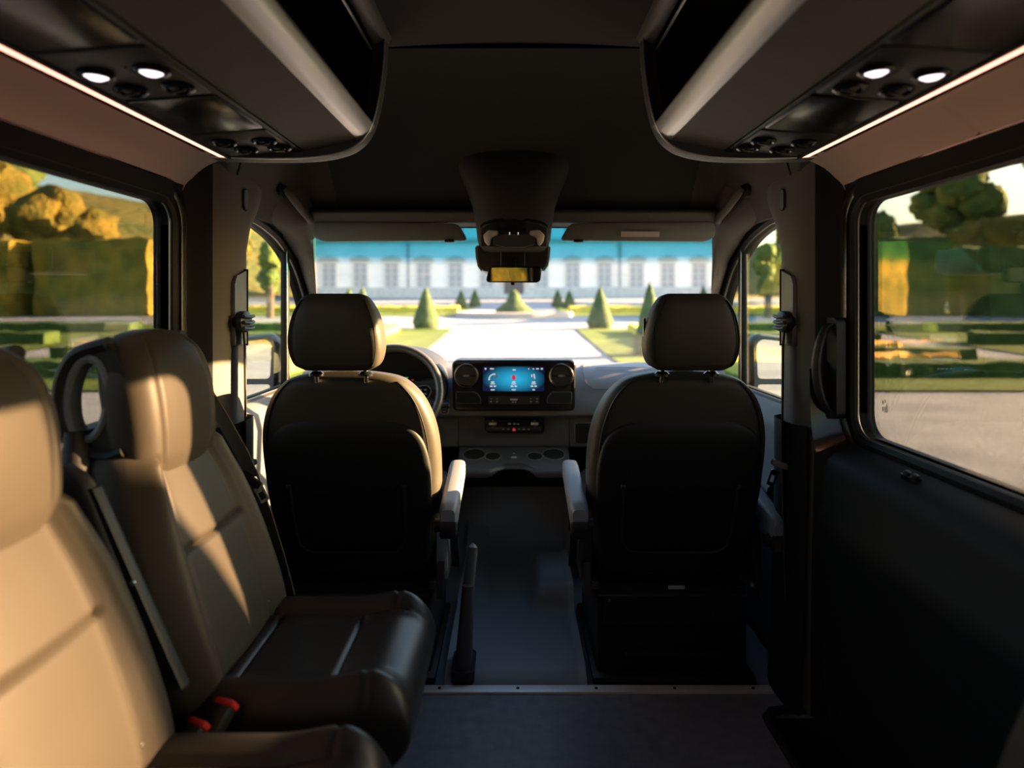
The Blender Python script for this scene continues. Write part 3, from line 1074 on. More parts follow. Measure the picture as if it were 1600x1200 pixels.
# instrument cluster
ic = thing('instrument_cluster', 'dark instrument binnacle with small green and red tell-tales behind the steering wheel', 'instruments', (-.46, 2.66, .78))
CX = -.455
arc = [(CX + .185 * cos(a) * (1.0 + .10 * sin(a)), .745 + .160 * sin(a)) for a in [radians(d) for d in range(-12, 193, 6)]]
MB().loft([[Vector((CX + (x - CX) * q, y, .745 + (z - .745) * q)) for x, z in arc] for q, y in ((1.0, 2.82), (1.02, 2.70), (1.02, 2.556), (1.0, 2.548), (.965, 2.550), (.94, 2.562), (.93, 2.58))], ringclosed=False, cap=False).build('hood', PLASTIC, ic, ang=60)
MB().prism([(CX + (x - CX) * .94, .745 + (z - .745) * .94) for x, z in arc], 'y', 2.563, 2.58).build('display', mat('matt_display', (.004, .004, .005), .6, spec=.15), ic)
for x in (CX - .105, CX + .115):
    MB().lathe([(.046, 0), (.046, -.003), (.043, -.004), (.042, -.001)], (x, 2.5622, .748), 'y', 30).build('gauge_ring', PLASTIC, ic)
    tk = MB()
    for d in range(20, 165, 18):
        a = radians(d)
        tk.box((x + .034 * cos(a), 2.5612, .748 + .034 * sin(a)), (.009, .001, .0028), 0, rot=Matrix.Rotation(-a, 3, 'Y'))
    tk.build('gauge_ticks', ICON, ic)
    MB().tube([(x, 2.5605, .748), (x + .030 * cos(.6), 2.5605, .748 + .030 * sin(.6))], .0014, 5).build('needle', REDE, ic)
MB().box((CX + .015, 2.5615, .748), (.05, .002, .030)).build('info_display', BLUEE, ic)
dash_marks([(CX - .03, .797, .022, .004)], WHITEE, ic, 2.5615, 'tell_tale')
dash_marks([(CX + .022, .797, .018, .004), (CX + .022, .786, .010, .004)], GREENE, ic, 2.5615, 'tell_tale')
dash_marks([(CX + .050, .788, .008, .003)], REDE, ic, 2.5615, 'tell_tale')

# steering wheel
sw = thing('steering_wheel', 'black leather steering wheel partly hidden by the driver seat', 'steering wheel', (-.463, 2.45, .75))
Mw = Matrix.Translation((-.463, 2.425, .754)) @ Matrix.Rotation(radians(-24), 4, 'X')
R = .182
rim = MB()
n, m = 64, 14
rings = []
for i in range(n):
    a = 2 * pi * i / n
    c = Vector((cos(a), 0, sin(a)))
    rings.append([c * (R + .0155 * cos(q)) + Vector((0, .0165 * sin(q), 0)) for q in [2 * pi * k / m for k in range(m)]])
rim.loft(rings, closed=True)
rim.xf(Mw).build('rim', mat('wheel_leather', (.06, .058, .056), .35, bump=.3, scale=400, dist=.0005), sw)
hub = MB().lathe([(.075, .02), (.075, -.01), (.065, -.028), (.04, -.036), (.001, -.038)], (0, .02, -.005), 'y', 30).xf(Mw)
hub.build('hub', PLASTIC, sw)
for a0 in (12, 168, 270):
    a = radians(a0)
    d = Vector((cos(a), 0, sin(a)))
    MB().sweep([d * .06 + Vector((0, .01, 0)), d * .12 + Vector((0, .012, 0)), d * (R - .008) + Vector((0, .004, 0))], Vector((-d.z, 0, d.x)), [.072, .05, .036], .016).xf(Mw).build('spoke', PLASTIC, sw)
for sx in (-1, 1):
    pad = MB().prism(roundpoly([(sx * .075, .022), (sx * .135, .030), (sx * .152, .010), (sx * .140, -.022), (sx * .080, -.030)], .01, 3), 'y', -.006, .004).xf(Mw)
    po = pad.build('control_pad', GLOSS, sw)
    MB().tube([Mw @ Vector((x, -.007, z)) for x, z in roundpoly([(sx * .075, .022), (sx * .135, .030), (sx * .152, .010), (sx * .140, -.022), (sx * .080, -.030)], .01, 3)], .0013, 5, closed=True).build('pad_rim', GREYP, po)
    kk = MB()
    for a in range(3):
        for b in range(3):
            kk.box((sx * (.092 + a * .018), -.008, .012 - b * .016), (.010, .002, .006), .001)
    kk.xf(Mw).build('pad_keys', ICON if False else GREYP, po)
st = MB().tube([Mw @ Vector((0, .02, 0)), Mw @ Vector((0, .20, -.02))], .04, 16)
st.build('column', PLASTIC, sw)
for sx, zz in ((1, -.035), (-1, .02)):
    MB().tube([Mw @ Vector((sx * .04, .07, zz)), Mw @ Vector((sx * .14, .06, zz)), Mw @ Vector((sx * .215, .045, zz))], [.007, .008, .011], 10).build('stalk', PLASTIC, sw)

# handbrake
hb = thing('handbrake_lever', 'black upright handbrake lever standing on the cab floor beside the driver seat', 'lever', (-.14, 1.90, 0))
rings = []
for t in [i / 20 for i in range(21)]:
    z = .012 + .235 * t
    y = 1.895 + .05 * t
    x = -.150 + .012 * t
    w, d = .026 - .008 * t, .05 - .02 * t
    rings.append([Vector((x + w * cos(a) * abs(cos(a)) ** -.4 if abs(cos(a)) > .01 else x, y + d * sin(a) * (abs(sin(a)) ** -.4 if abs(sin(a)) > .01 else 0), z)) for a in [2 * pi * (k + .5) / 16 for k in range(16)]])
MB().loft(rings).build('shroud', DASHL, hb)
MB().prism(rrect(-.148, 1.90, .068, .13, .02), 'z', -.002, .035).build('base', PLASTIC, hb)
MB().tube([(-.139, 1.944, .235), (-.136, 1.948, .26), (-.128, 1.955, .325), (-.125, 1.958, .352), (-.124, 1.959, .36)], [.016, .0175, .0155, .013, .004], 14).build('grip', mat('grip_grey', (.16, .175, .20), .45), hb)


# ------------------------------------------------------------------ seats
def se_ring(cx_w, c, d, z, n, ex, fr=None, ax='z'):
    """superellipse ring; fr(x, front) displaces in y"""
    pts = []
    for k in range(n):
        a = 2 * pi * k / n
        ca, sa = cos(a), sin(a)
        x = cx_w * math.copysign(abs(ca) ** (2 / ex), ca)
        y = d / 2 * math.copysign(abs(sa) ** (2 / ex), sa)
        dy = fr(x, sa) if fr else 0
        pts.append(Vector((x, c + y + dy, z)))
    return pts


def groove(x, c, w=.004, d=.006):
    return -d * math.exp(-((x - c) / w) ** 2)


def cushion_mesh(W, y0, y1, ztop, thick, bol=.028, seam_x=.6, seams=(.17, .62), n=150, m=90):
    """seat cushion lofted front to back; rings lie across the seat (x, z)"""
    rings = []
    L = y1 - y0
    for i in range(m + 1):
        t = i / m
        # cosine spacing so the nose is round
        tt = .5 - .5 * cos(pi * t)
        y = y0 + L * tt
        # end rounding
        e = min(1, (tt * L) / .05)
        nose = min(1, ((1 - tt) * L) / .085)
        rb = math.sqrt(max(0, 1 - (1 - e) ** 2))
        rn = math.sqrt(max(0, 1 - (1 - nose) ** 2))
        k = max(.02, min(rb, rn))
        topz = ztop + .018 * sstep(.55, .9, tt) - (1 - rn) * thick * .42 - (1 - rb) * .05
        botz = ztop - thick * (1 - .12 * sstep(.7, 1, tt)) + (1 - rn) * thick * .45 + (1 - rb) * .03
        w = W * (.94 + .06 * rn) * (.96 + .04 * rb) * (1 - .05 * sstep(.75, 1, tt))
        cz, hz = (topz + botz) / 2, (topz - botz) / 2
        ring = []
        for q in range(n):
            a = 2 * pi * q / n
            ca, sa = cos(a), sin(a)
            x = w * math.copysign(abs(ca) ** (2 / 4.2), ca)
            z = cz + hz * math.copysign(abs(sa) ** (2 / 3.4), sa)
            if sa > 0:
                f = sstep(.0, .35, sa)
                ax = abs(x) / W
                z += f * k * bol * math.exp(-((ax - .80) / .15) ** 2)
                z += f * k * -.010 * (1 - sstep(.45, .66, ax))
                if tt < .97:
                    z += f * groove(abs(x), seam_x * W, .0045, .007 if tt < .86 else .002)
                if ax < seam_x:
                    for s in seams:
                        z += f * groove(y, y0 + L * s, .0045, .007)
                else:
                    z += f * groove(y, y0 + L * .80, .004, .005)
            ring.append(Vector((x, y, z)))
        rings.append(ring)
    return MB().loft(rings)


def back_mesh(zs, wtab, ctab, dtab, bol=.03, vseam=.56, hseams=(), n=160, m=110, ex=3.4, cvx=.0):
    rings = []
    z0, z1 = zs
    for i in range(m + 1):
        t = i / m
        tt = .5 - .5 * cos(pi * t)
        z = z0 + (z1 - z0) * (.35 * tt + .65 * t)
        w, c, d = sinterp(wtab, z), sinterp(ctab, z), sinterp(dtab, z)

        def fr(x, sa, z=z, w=w):
            if sa <= 0:
                return 0
            f = sstep(0, .35, sa)
            ax = abs(x) / max(w, .01)
            e = min(1, min(z - z0, z1 - z) / .04)
            v = f * e * bol * math.exp(-((ax - .80) / .16) ** 2)
            v += f * e * groove(abs(x), vseam * w, .004, .006)
            for hs, lim in hseams:
                if ax < lim:
                    v += f * groove(z, hs, .0045, .008)
            v += f * cvx * (1 - ax * ax)
            return v
        rings.append(se_ring(max(w, .004), c, d, z, n, ex, fr))
    return MB().loft(rings)


def side_seat():
    """side-facing saloon seat; local +y faces into the aisle, origin on the floor at the back/cushion joint"""
    t = thing('passenger_seat', 'x', 'seat', (0, 0, 0), 'side facing leather saloon seats')
    wt = [(.36, .150), (.40, .178), (.46, .194), (.55, .200), (.65, .194), (.73, .180), (.79, .160), (.83, .142), (.86, .10)]
    ct = [(.36, -.055), (.45, -.062), (.60, -.104), (.72, -.142), (.80, -.168), (.86, -.182)]
    dt = [(.36, .09), (.45, .125), (.60, .125), (.75, .11), (.86, .08)]
    back_mesh((.36, .86), wt, ct, dt, .034, .58, ((.665, .58), (.44, .58)), cvx=.012).build('backrest', LEATHER, t)
    ht = [(.795, .118), (.815, .130), (.86, .134), (.92, .136), (.97, .132), (1.01, .119), (1.033, .096), (1.044, .068), (1.048, .03)]
    hc = [(.795, -.148), (.88, -.155), (.96, -.167), (1.048, -.188)]
    hd = [(.795, .070), (.83, .088), (.92, .100), (.98, .094), (1.02, .074), (1.048, .03)]
    back_mesh((.795, 1.048), ht, hc, hd, .006, .66, (), n=120, m=70, ex=3.3, cvx=.010).build('headrest', LEATHER, t)
    # rear shell wraps the back and carries the grab handles
    ws = [(.33, .15), (.38, .190), (.5, .206), (.62, .208), (.74, .190), (.80, .176), (.84, .160), (.88, .145)]
    cs_ = [(.33, -.115), (.45, -.125), (.60, -.165), (.75, -.205), (.88, -.235)]
    ds = [(.33, .08), (.5, .085), (.75, .080), (.88, .04)]
    back_mesh((.33, .88), ws, cs_, ds, 0, 2, (), n=60, m=30).build('back_shell', SHELL, t)
    for sx in (-1, 1):
        lp = [(-.150, .845), (-.185, .835), (-.232, .85), (-.256, .885), (-.263, .93), (-.256, .975), (-.236, 1.008), (-.205, 1.022), (-.180, 1.028)]
        lq = []
        for i in range(len(lp) - 1):
            for k in range(4):
                lq.append((sinterp([(j, p[0]) for j, p in enumerate(lp)], i + k / 4), sinterp([(j, p[1]) for j, p in enumerate(lp)], i + k / 4)))
        lq.append(lp[-1])
        rg = []
        for i, (y, z) in enumerate(lq):
            p0 = Vector(lq[max(0, i - 1)])
            p1 = Vector(lq[min(len(lq) - 1, i + 1)])
            tg = (p1 - p0).normalized()
            nr = Vector((-tg.y, tg.x))
            rg.append([Vector((sx * (.122 + .018 * cos(a)), y + nr.x * .013 * sin(a), z + nr.y * .013 * sin(a))) for a in [2 * pi * k / 12 for k in range(12)]])
        MB().loft(rg).build('grab_handle', SHELL, t)
        hole = [(-.214 + .029 * cos(a) + .004 * sin(a), .934 + .064 * sin(a)) for a in [2 * pi * k / 28 for k in range(28)]]
        outer = [(y * .985 - .002, z) for y, z in lq] + [(-.150, .98), (-.140, .92), (-.142, .86)]
        pl_ = MB().prism(outer, 'x', sx * .106, sx * .130, holes=[hole])
        pl_.build('handle_web', SHELL, t, ang=50)
        rg = [[Vector((sx * x, p[0], p[1])) for p in offset_poly(hole, d)] for x, d in ((.1315, .012), (.134, .006), (.130, -.001), (.104, -.003))]
        MB().loft(rg, cap=False).build('handle_liner', GREYP, t)
    # piping down both sides
    for sx in (-1, 1):
        p = []
        for i in range(30):
            z = .40 + .42 * i / 29
            p.append((sx * (sinterp(wt, z) - .004), sinterp(ct, z) + .020, z))
        MB().tube(p, .0028, 6).build('piping', STITCH if False else LEATHER_D, t)
        p = []
        for i in range(24):
            z = .83 + .17 * i / 23
            p.append((sx * (sinterp(ht, z) - .006), sinterp(hc, z) + .020, z))
        MB().tube(p, .0025, 6).build('headrest_piping', LEATHER_D, t)
    cm = cushion_mesh(.192, -.035, .345, .452, .175)
    cm.build('cushion', LEATHER_D, t)
    # small metal eyelets at the base of the backrest
    for sx in (-1, 1):
        MB().lathe([(.006, 0), (.006, .004), (.003, .005), (.003, .002)], (sx * .118, sinterp(ct, .475) + .066, .475), 'y', 12).build('eyelet', STEEL, t)
    MB().box((0, .14, .255), (.36, .30, .04), .01).build('seat_pan', PLASTIC, t)
    MB().box((0, .12, .12), (.26, .22, .24), .01).build('pedestal', SHELL, t)
    MB().box((0, .12, .008), (.34, .34, .016), .004).build('foot_plate', PLASTIC, t)
    return t


RZ = -pi / 2
JX = -.515
proto = side_seat()
proto.rotation_euler = (0, 0, RZ)
proto.location = (JX, 1.222, 0)
proto['label'] = 'black leather side facing seat with a small slanted sunlit patch, just behind the driver seat'
s2 = copy_tree(proto)
s2.location = (JX - .01, .785, 0)
s2['label'] = 'black leather side facing seat nearest the camera, its backrest broadly sunlit'
s3 = copy_tree(proto)
s3.rotation_euler = (0, 0, pi / 2)
s3.location = (.515, .535, 0)
s3['label'] = 'leather seat edge peeking into the lower right corner of the picture'


# folded armrest between the two left seats
def seat_arm():
    YA = 1.003
    t = thing('folding_armrest', 'folded up black armrest with grey edge between the two side facing seats', 'armrest', (-.6, 1.03, .6))
    y = YA
    rg = []
    for i in range(21):
        q = i / 20
        z = .56 + .285 * q
        xc = JX - .062 - .125 * q
        e = math.sqrt(max(.0, 1 - (max(0, q - .86) / .14) ** 2)) if q > .86 else 1
        e = max(e, .15)
        e0 = max(.3, min(1, q / .06))
        h = .030 * e * e0 * (.65 + .35 * q)
        w = .017 * (.5 + .5 * e)
        rg.append([Vector((xc + h * cos(a) * abs(cos(a)) ** -.35 if abs(cos(a)) > .02 else xc, y + w * math.copysign(abs(sin(a)) ** .6, sin(a)), z)) for a in [2 * pi * (k + .5) / 20 for k in range(20)]])
    MB().loft(rg).build('pad', LEATHER_D, t)
    rg = []
    for i in range(12):
        q = i / 11
        z = .50 + .31 * q
        xc = JX - .010 - .138 * q
        rg.append([Vector((xc + dx, y + dy, z)) for dx, dy in ((-.014, -.011), (.010, -.011), (.014, 0), (.010, .011), (-.014, .011))])
    MB().loft(rg).build('hinge_arm', PLASTIC, t, ang=50)
    MB().lathe([(.004, 0), (.004, .003)], (JX - .075, y - .014, .665), 'y', 10).build('pin', STEEL, t)


seat_arm()


def buckle(loc, rz, label, tilt=.5, red=True, group='seat belt buckles'):
    t = thing('seat_belt_buckle', label, 'buckle', loc, group)
    M = Matrix.Translation(loc) @ Matrix.Rotation(rz, 4, 'Z') @ Matrix.Rotation(tilt, 4, 'X')
    MB().box((0, 0, -.024), (.034, .024, .055), .006).xf(M).build('body', PLASTIC, t)
    b = MB()
    b.box((0, .0, .006), (.036, .022, .010), .003)
    b.xf(M).build('release_button', RED, t)
    MB().box((0, -.002, .012), (.020, .006, .002)).xf(M).build('slot', SHADE_DARK, t)
    MB().sweep([M @ Vector((0, 0, -.04)), M @ Vector((0, .0, -.10)), M @ Vector((0, -.01, -.15))], (M.to_3x3() @ Vector((1, 0, 0))), .024, .005).build('strap', BELT, t)
    return t


buckle((-.462, 1.022, .452), radians(-20), 'red topped seat belt buckle, the farther of the pair between the side seats', -.9)
buckle((-.490, .990, .440), radians(-25), 'red topped seat belt buckle, the nearer of the pair between the side seats', -.9)


def front_seat(s):
    drv = s < 0
    lab = 'black leather driver seat seen from behind with sunlit inner bolster' if drv else 'black leather front passenger seat seen from behind, wholly in shade'
    X, Y = s * .462, 1.95
    t = thing('front_seat', lab, 'seat', (X, Y, 0), 'front seats')

    def B(mb, name, m, parent=t, **k):
        mb.xf(Matrix.Translation((X, Y, 0)))
        return mb.build(name, m, parent, **k)
    wt = [(.30, .20), (.33, .228), (.45, .243), (.60, .250), (.70, .248), (.77, .236), (.83, .212), (.87, .180), (.895, .142), (.908, .08), (.912, .03)]
    ct = [(.30, .0), (.45, -.035), (.60, -.080), (.75, -.130), (.85, -.165), (.912, -.185)]
    dt = [(.30, .13), (.45, .165), (.60, .170), (.75, .155), (.85, .125), (.89, .10), (.912, .03)]
    B(back_mesh((.30, .912), wt, ct, dt, .028, .60, ((.62, .6),), ex=3.8, n=140, m=100), 'backrest', LEATHER)
    # seam piping round the rear edge
    for sx in (-1, 1):
        p = []
        for i in range(40):
            z = .50 + .385 * i / 39
            w = sinterp(wt, z)
            p.append((sx * w * .90, sinterp(ct, z) - sinterp(dt, z) * .49 * .82, z))
        B(MB().tube(p, .003, 6), 'piping', LEATHER_D)
    # hard rear shell
    wt2 = [(.31, .195), (.34, .212), (.50, .226), (.62, .230), (.69, .222), (.735, .203), (.765, .165), (.782, .11), (.789, .04)]
    dt2 = [(.31, .05), (.40, .06), (.70, .06), (.76, .045), (.789, .018)]
    ct2 = [(z, sinterp(ct, z) - sinterp(dt, z) * .5 + .016) for z in (.31, .40, .50, .60, .70, .76, .789)]
    sh_ = B(back_mesh((.31, .789), wt2, ct2, dt2, 0, 2, (), n=80, m=60, ex=4.5), 'back_shell', SHELL)
    # map pocket
    def yb(z):
        return sinterp(ct2, z) - sinterp(dt2, z) * .5
    pp = [(-.158, .585), (-.155, .44), (-.148, .405), (-.125, .385), (-.09, .381), (.09, .381), (.125, .385), (.148, .405), (.155, .44), (.158, .585)]
    B(MB().tube([(x, yb(z) - .004, z) for x, z in pp], .0055, 8), 'pocket_rim', PLASTIC, sh_)
    B(MB().grid(16, 10, lambda u, v: Vector((-.15 + .30 * u, yb(.39 + .185 * v) - .005 - .010 * sin(pi * u) * v, .39 + .185 * v - .006 * sin(pi * u) * v))), 'pocket', HEADB, sh_)
    for sx in (-1, 1):
        B(MB().box((sx * .160, yb(.588) - .006, .59), (.016, .010, .014), .003), 'pocket_clip', PLASTIC, sh_)
    # headrest
    ht = [(.922, .085), (.934, .106), (.955, .117), (.99, .122), (1.03, .118), (1.07, .107), (1.10, .092), (1.115, .080), (1.122, .062)]
    hc = [(.922, -.262), (1.122, -.285)]
    hd = [(.922, .06), (.94, .095), (1.0, .115), (1.06, .110), (1.10, .085), (1.122, .035)]
    B(back_mesh((.922, 1.122), ht, hc, hd, .0, 2, (), n=110, m=60, ex=5.0), 'headrest', LEATHER)
    for sx in (-1, 1):
        p = [(sx * sinterp(ht, z) * .90, sinterp(hc, z) - sinterp(hd, z) * .455, z) for z in [.935 + .17 * i / 20 for i in range(21)]]
        B(MB().tube(p, .0022, 6), 'headrest_seam', SHADE_DARK)
    for sx in (-1, 1):
        B(MB().tube([(sx * .066, -.235, .885), (sx * .066, -.252, .95)], .0065, 10), 'headrest_post', STEEL)
        B(MB().lathe([(.020, 0), (.020, .006), (.012, .013), (.008, .013)], (sx * .066, -.238, .903), n=18), 'post_guide', GLOSS)
    if not drv:
        B(MB().box((-.118, -.262, 1.03), (.006, .012, .055), .002), 'release_tab', GLOSS)
    B(cushion_mesh(.25, -.03, .46, .455, .15, n=80, m=50), 'cushion', LEATHER_D)
    # armrests
    for sx in ((1,) if drv else (-1, 1)):
        ax = sx * .283
        y0, y1 = -.215, .12
        zz = .545
        if not drv and sx > 0:
            zz, y0, y1 = .49, -.17, .10
        rg = []
        for i in range(16):
            q = i / 15
            y = y0 + (y1 - y0) * q
            z = zz + .055 * q
            e = min(1, .75 + q * 6, .6 + (1 - q) * 5)
            hw, hh = .0255 * e, (.036 - .010 * q) * e
            rg.append([Vector((ax + hw * math.copysign(abs(cos(a)) ** .5, cos(a)), y, z - .036 + .01 * q + hh * math.copysign(abs(sin(a)) ** .5, sin(a)))) for a in [2 * pi * (k + .5) / 24 for k in range(24)]])
        a_ = B(MB().loft(rg), 'armrest', ARMM)
        B(MB().box((ax, y0 + .018, zz - .064), (.046, .045, .050), .008), 'armrest_end', PLASTIC, a_)
        B(MB().tube([(ax - sx * .04, y0 + .03, zz - .06), (ax, y0 + .03, zz - .06)], .018, 12), 'armrest_pivot', PLASTIC, a_)
    # recliner cover, rails, lever
    for sx in (-1, 1):
        ol = [(-.040 + .036 * cos(a) * (1 - .25 * sin(a)), .375 + .105 * sin(a)) for a in [2 * pi * k / 24 for k in range(24)]]
        rg = [[Vector((sx * x, p[0], p[1])) for p in offset_poly(ol, d)] for x, d in ((.235, 0), (.256, 0), (.264, -.006), (.268, -.016))]
        B(MB().loft(rg), 'recliner_cover', GREYP if drv else PLASTIC, ang=60)
        B(MB().prism([(-.12, .25), (.40, .25), (.40, .31), (.0, .36), (-.08, .34)], 'x', sx * .240, sx * .258), 'side_valance', PLASTIC)
    # inner belt buckle stalk
    bx = -s * .285
    st_ = B(MB().sweep([(bx, .0, .30), (bx, -.045, .38), (bx, -.065, .43)], (1, 0, 0), .022, .012), 'buckle_stalk', PLASTIC)
    B(MB().box((bx, -.072, .452), (.028, .022, .058), .006, rot=Matrix.Rotation(.35, 3, 'X')), 'buckle', GLOSS, st_)
    B(MB().box((bx, -.083, .483), (.024, .016, .008), .002, rot=Matrix.Rotation(.35, 3, 'X')), 'release_button', RED, st_)
    # seat box
    bs = B(MB().box((0, .13, .135), (.44, .42, .27), .012), 'seat_box', SHELL)
    B(MB().box((0, -.082, .205), (.40, .012, .09), .004), 'box_lid', PLASTIC, bs)
    B(MB().box((0, -.090, .248), (.43, .008, .006), .002), 'lid_edge', mat('lid_edge_grey', (.06, .06, .065), .3), bs)
    B(MB().box((0, -.088, .075), (.28, .014, .02), .006), 'lower_step', PLASTIC, bs)
    if not drv:
        B(MB().box((.01, -.092, .272), (.048, .004, .010), .001), 'label_plate', ICON, bs)
    for sx in (-1, 1):
        B(MB().lathe([(.004, 0), (.004, -.004)], (sx * .185, -.088, .235), 'y', 10), 'screw', STEEL, bs)
        B(MB().box((sx * .228, .12, .285), (.022, .46, .026), .004), 'seat_rail', mat('rail_steel', (.12, .12, .13), .3, metal=.8), bs)
    B(MB().box((0, .12, .01), (.47, .46, .02), .004), 'base_plate', PLASTIC, bs)
    return t


both(front_seat)


# ------------------------------------------------------------------ seat belts
def pillar_belt(s):
    lab = ('sunlit brown front seat belt hanging from the left pillar' if s < 0 else 'dark front seat belt hanging from the right pillar in shade')
    t = thing('seat_belt', lab, 'seat belt', (s * .76, 1.788, 1.0), 'front seat belts')
    # upper guide
    MB().loft([[Vector((s * (.752 + .004 * k), 1.790 + .038 * cos(a) * q, 1.045 + .030 * sin(a) * q)) for a in [2 * pi * i / 20 for i in range(20)]] for k, q in ((-2, .8), (-1, 1.0), (3, 1.0), (6, .8))]).build('guide_cover', PLASTIC, t)
    for dz in (.012, -.004, -.020):
        MB().tube([(s * .742, 1.756, 1.048 + dz), (s * .738, 1.788, 1.045 + dz), (s * .742, 1.823, 1.048 + dz)], .005, 8).build('guide_rib', PLASTIC, t)
    # webbing down to the tongue and on to the floor anchor
    path = [(.757, 1.790, 1.02), (.753, 1.790, .98), (.752, 1.788, .92), (.750, 1.787, .80), (.748, 1.786, .70), (.748, 1.786, .655)]
    MB().sweep([(s * x, y, z) for x, y, z in path], Vector((s * .55, 1, 0)), .042, .002).build('webbing', BELT, t)
    path = [(.748, 1.784, .64), (.752, 1.782, .5), (.757, 1.782, .3), (.76, 1.782, .06)]
    MB().sweep([(s * x, y, z) for x, y, z in path], Vector((s * .55, 1, 0)), .040, .002).build('lower_webbing', BELT, t)
    # tongue
    T = MB().box((s * .742, 1.776, .648), (.058, .020, .018), .006, rot=Matrix.Rotation(s * .35, 3, 'Y'))
    to = T.build('tongue_body', GREYP, t)
    pl = [(-.011, -.012), (.011, -.012), (.010, -.056), (-.010, -.056)]
    hl = [(-.006, -.026), (.006, -.026), (.006, -.046), (-.006, -.046)]
    M = Matrix.Translation((s * .728, 1.772, .645)) @ Matrix.Rotation(s * .35, 4, 'Y')
    MB().prism(roundpoly(pl, .003, 3), 'y', -.0015, .0015, holes=[hl]).xf(M).build('metal_tongue', STEEL, to)
    return t


both(pillar_belt)

sbt = thing('seat_belt', 'black seat belt running down beside the backrest of the farther side facing seat', 'seat belt', (-.64, 1.47, .8))
MB().sweep([(-.72, 1.40, .985), (-.695, 1.41, .93), (-.650, 1.428, .84), (-.612, 1.44, .76), (-.590, 1.445, .705)], Vector((.85, -.5, .25)), .046, .002).build('webbing', BELT, sbt)
MB().sweep([(-.586, 1.443, .695), (-.560, 1.443, .62), (-.530, 1.443, .52), (-.508, 1.44, .44)], Vector((.85, -.5, .25)), .046, .002).build('lower_webbing', BELT, sbt)
tb = MB().box((-.590, 1.437, .700), (.058, .012, .020), .005, rot=Matrix.Rotation(.6, 3, 'Y')).build('tongue_body', PLASTIC, sbt)
M = Matrix.Translation((-.578, 1.433, .694)) @ Matrix.Rotation(-.5, 4, 'Y')
MB().prism(roundpoly([(-.011, -.008), (.011, -.008), (.010, -.046), (-.010, -.046)], .003, 3), 'y', -.0015, .0015, holes=[[(-.006, -.022), (.006, -.022), (.006, -.040), (-.006, -.040)]]).xf(M).build('metal_tongue', STEEL, tb)


# ------------------------------------------------------------------ outside: door mirrors
def door_mirror(s):
    t = thing('door_mirror', 'outside door mirror seen through the %s cab door glass' % ('left' if s < 0 else 'right'), 'mirror', (s * 1.10, 2.72, .85))
    cx = s * 1.105

    def R(poly, d, y):
        return [Vector((cx + s * p[0], y + .0 * p[1], p[1])) for p in offset_poly(poly, d)]
    ol = roundpoly([(-.088, .690), (-.095, .93), (-.070, .958), (.06, .945), (.088, .90), (.080, .70), (.06, .672), (-.06, .668)], .03, 4)
    MB().loft([R(ol, 0, 2.70), R(ol, .010, 2.72), R(ol, .006, 2.78), R(ol, -.03, 2.82)]).build('housing', mat('mirror_shell', (.06, .065, .07), .35), t)
    g1 = roundpoly([(-.080, .775), (-.085, .925), (-.062, .946), (.053, .933), (.076, .895), (.072, .775)], .022, 4)
    MB().loft([R(g1, 0, 2.699), R(g1, -.002, 2.695)]).build('main_glass', MIRRORM, t)
    g2 = roundpoly([(-.078, .690), (-.080, .755), (.071, .755), (.069, .69)], .014, 3)
    MB().loft([R(g2, 0, 2.699), R(g2, -.002, 2.695)]).build('wide_angle_glass', MIRRORM, t)
    MB().box((s * .98, 2.74, .73), (.16, .05, .05), .015).build('mirror_arm', PLASTIC, t)


both(door_mirror)


# ------------------------------------------------------------------ the garden
GRAVEL = mat('pale_gravel', (.165, .185, .21), .95, bump=.6, scale=14, dist=.03, col2=(.24, .265, .29), vscale=1.1, spec=.1)
LAWN = mat('lawn_green', (.055, .092, .018), .9, bump=.8, scale=25, dist=.03, col2=(.095, .14, .028), vscale=.8, spec=.1)
HEDGE = mat('hedge_green', (.035, .075, .018), .85, bump=1, scale=9, dist=.08, col2=(.08, .13, .03), vscale=2.2, spec=.15)
HEDGEY = mat('sun_painted_hedge', (.12, .11, .016), .85, bump=1, scale=6, dist=.1, col2=(.28, .20, .025), vscale=.8, spec=.15)  # golden sunlight painted into the leaf colour
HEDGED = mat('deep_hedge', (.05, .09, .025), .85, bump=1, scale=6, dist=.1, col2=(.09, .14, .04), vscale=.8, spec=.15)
TOPI = mat('topiary_green', (.03, .055, .022), .85, bump=1, scale=12, dist=.06, col2=(.055, .085, .03), vscale=3, spec=.15)
FLOWY = mat('yellow_flowers', (.75, .50, .05), .8, bump=.8, scale=18, dist=.05, col2=(.40, .42, .06), vscale=3.5)
FLOWO = mat('orange_flowers', (.80, .30, .04), .8, bump=.8, scale=18, dist=.05, col2=(.60, .45, .06), vscale=3.5)
HILLM = mat('hillside', (.06, .085, .028), .95, bump=1, scale=.6, dist=1.0, col2=(.15, .12, .04), vscale=.045, spec=.05)
TREE1 = mat('tree_green', (.06, .10, .03), .9, bump=1, scale=2.2, dist=.4, col2=(.13, .16, .04), vscale=.6, spec=.1)
TREE2 = mat('tree_golden', (.085, .085, .018), .9, bump=1, scale=2.2, dist=.4, col2=(.20, .14, .025), vscale=.5, spec=.1)
BARK = mat('bark', (.08, .06, .045), .9)
STONE = mat('pale_stone', (.55, .52, .48), .8, var=.12, vscale=2)
FACADE = mat('palace_plaster', (.92, .82, .74), .9, var=.05, vscale=.4, spec=.1)
FTRIM = mat('palace_stone_trim', (.62, .50, .43), .85)
FFRAME = mat('palace_window_frame', (.72, .64, .58), .7)
FPANE = mat('palace_pane', (.42, .40, .40), .6, spec=.15)
FROOF = mat('palace_roof', (.25, .13, .09), .8)
FPIPE = mat('downpipe', (.35, .34, .34), .5)


def gz(x, y):
    z = -.65
    if y > 20:
        z += .038 * (min(y, 80) - 20)
    return z


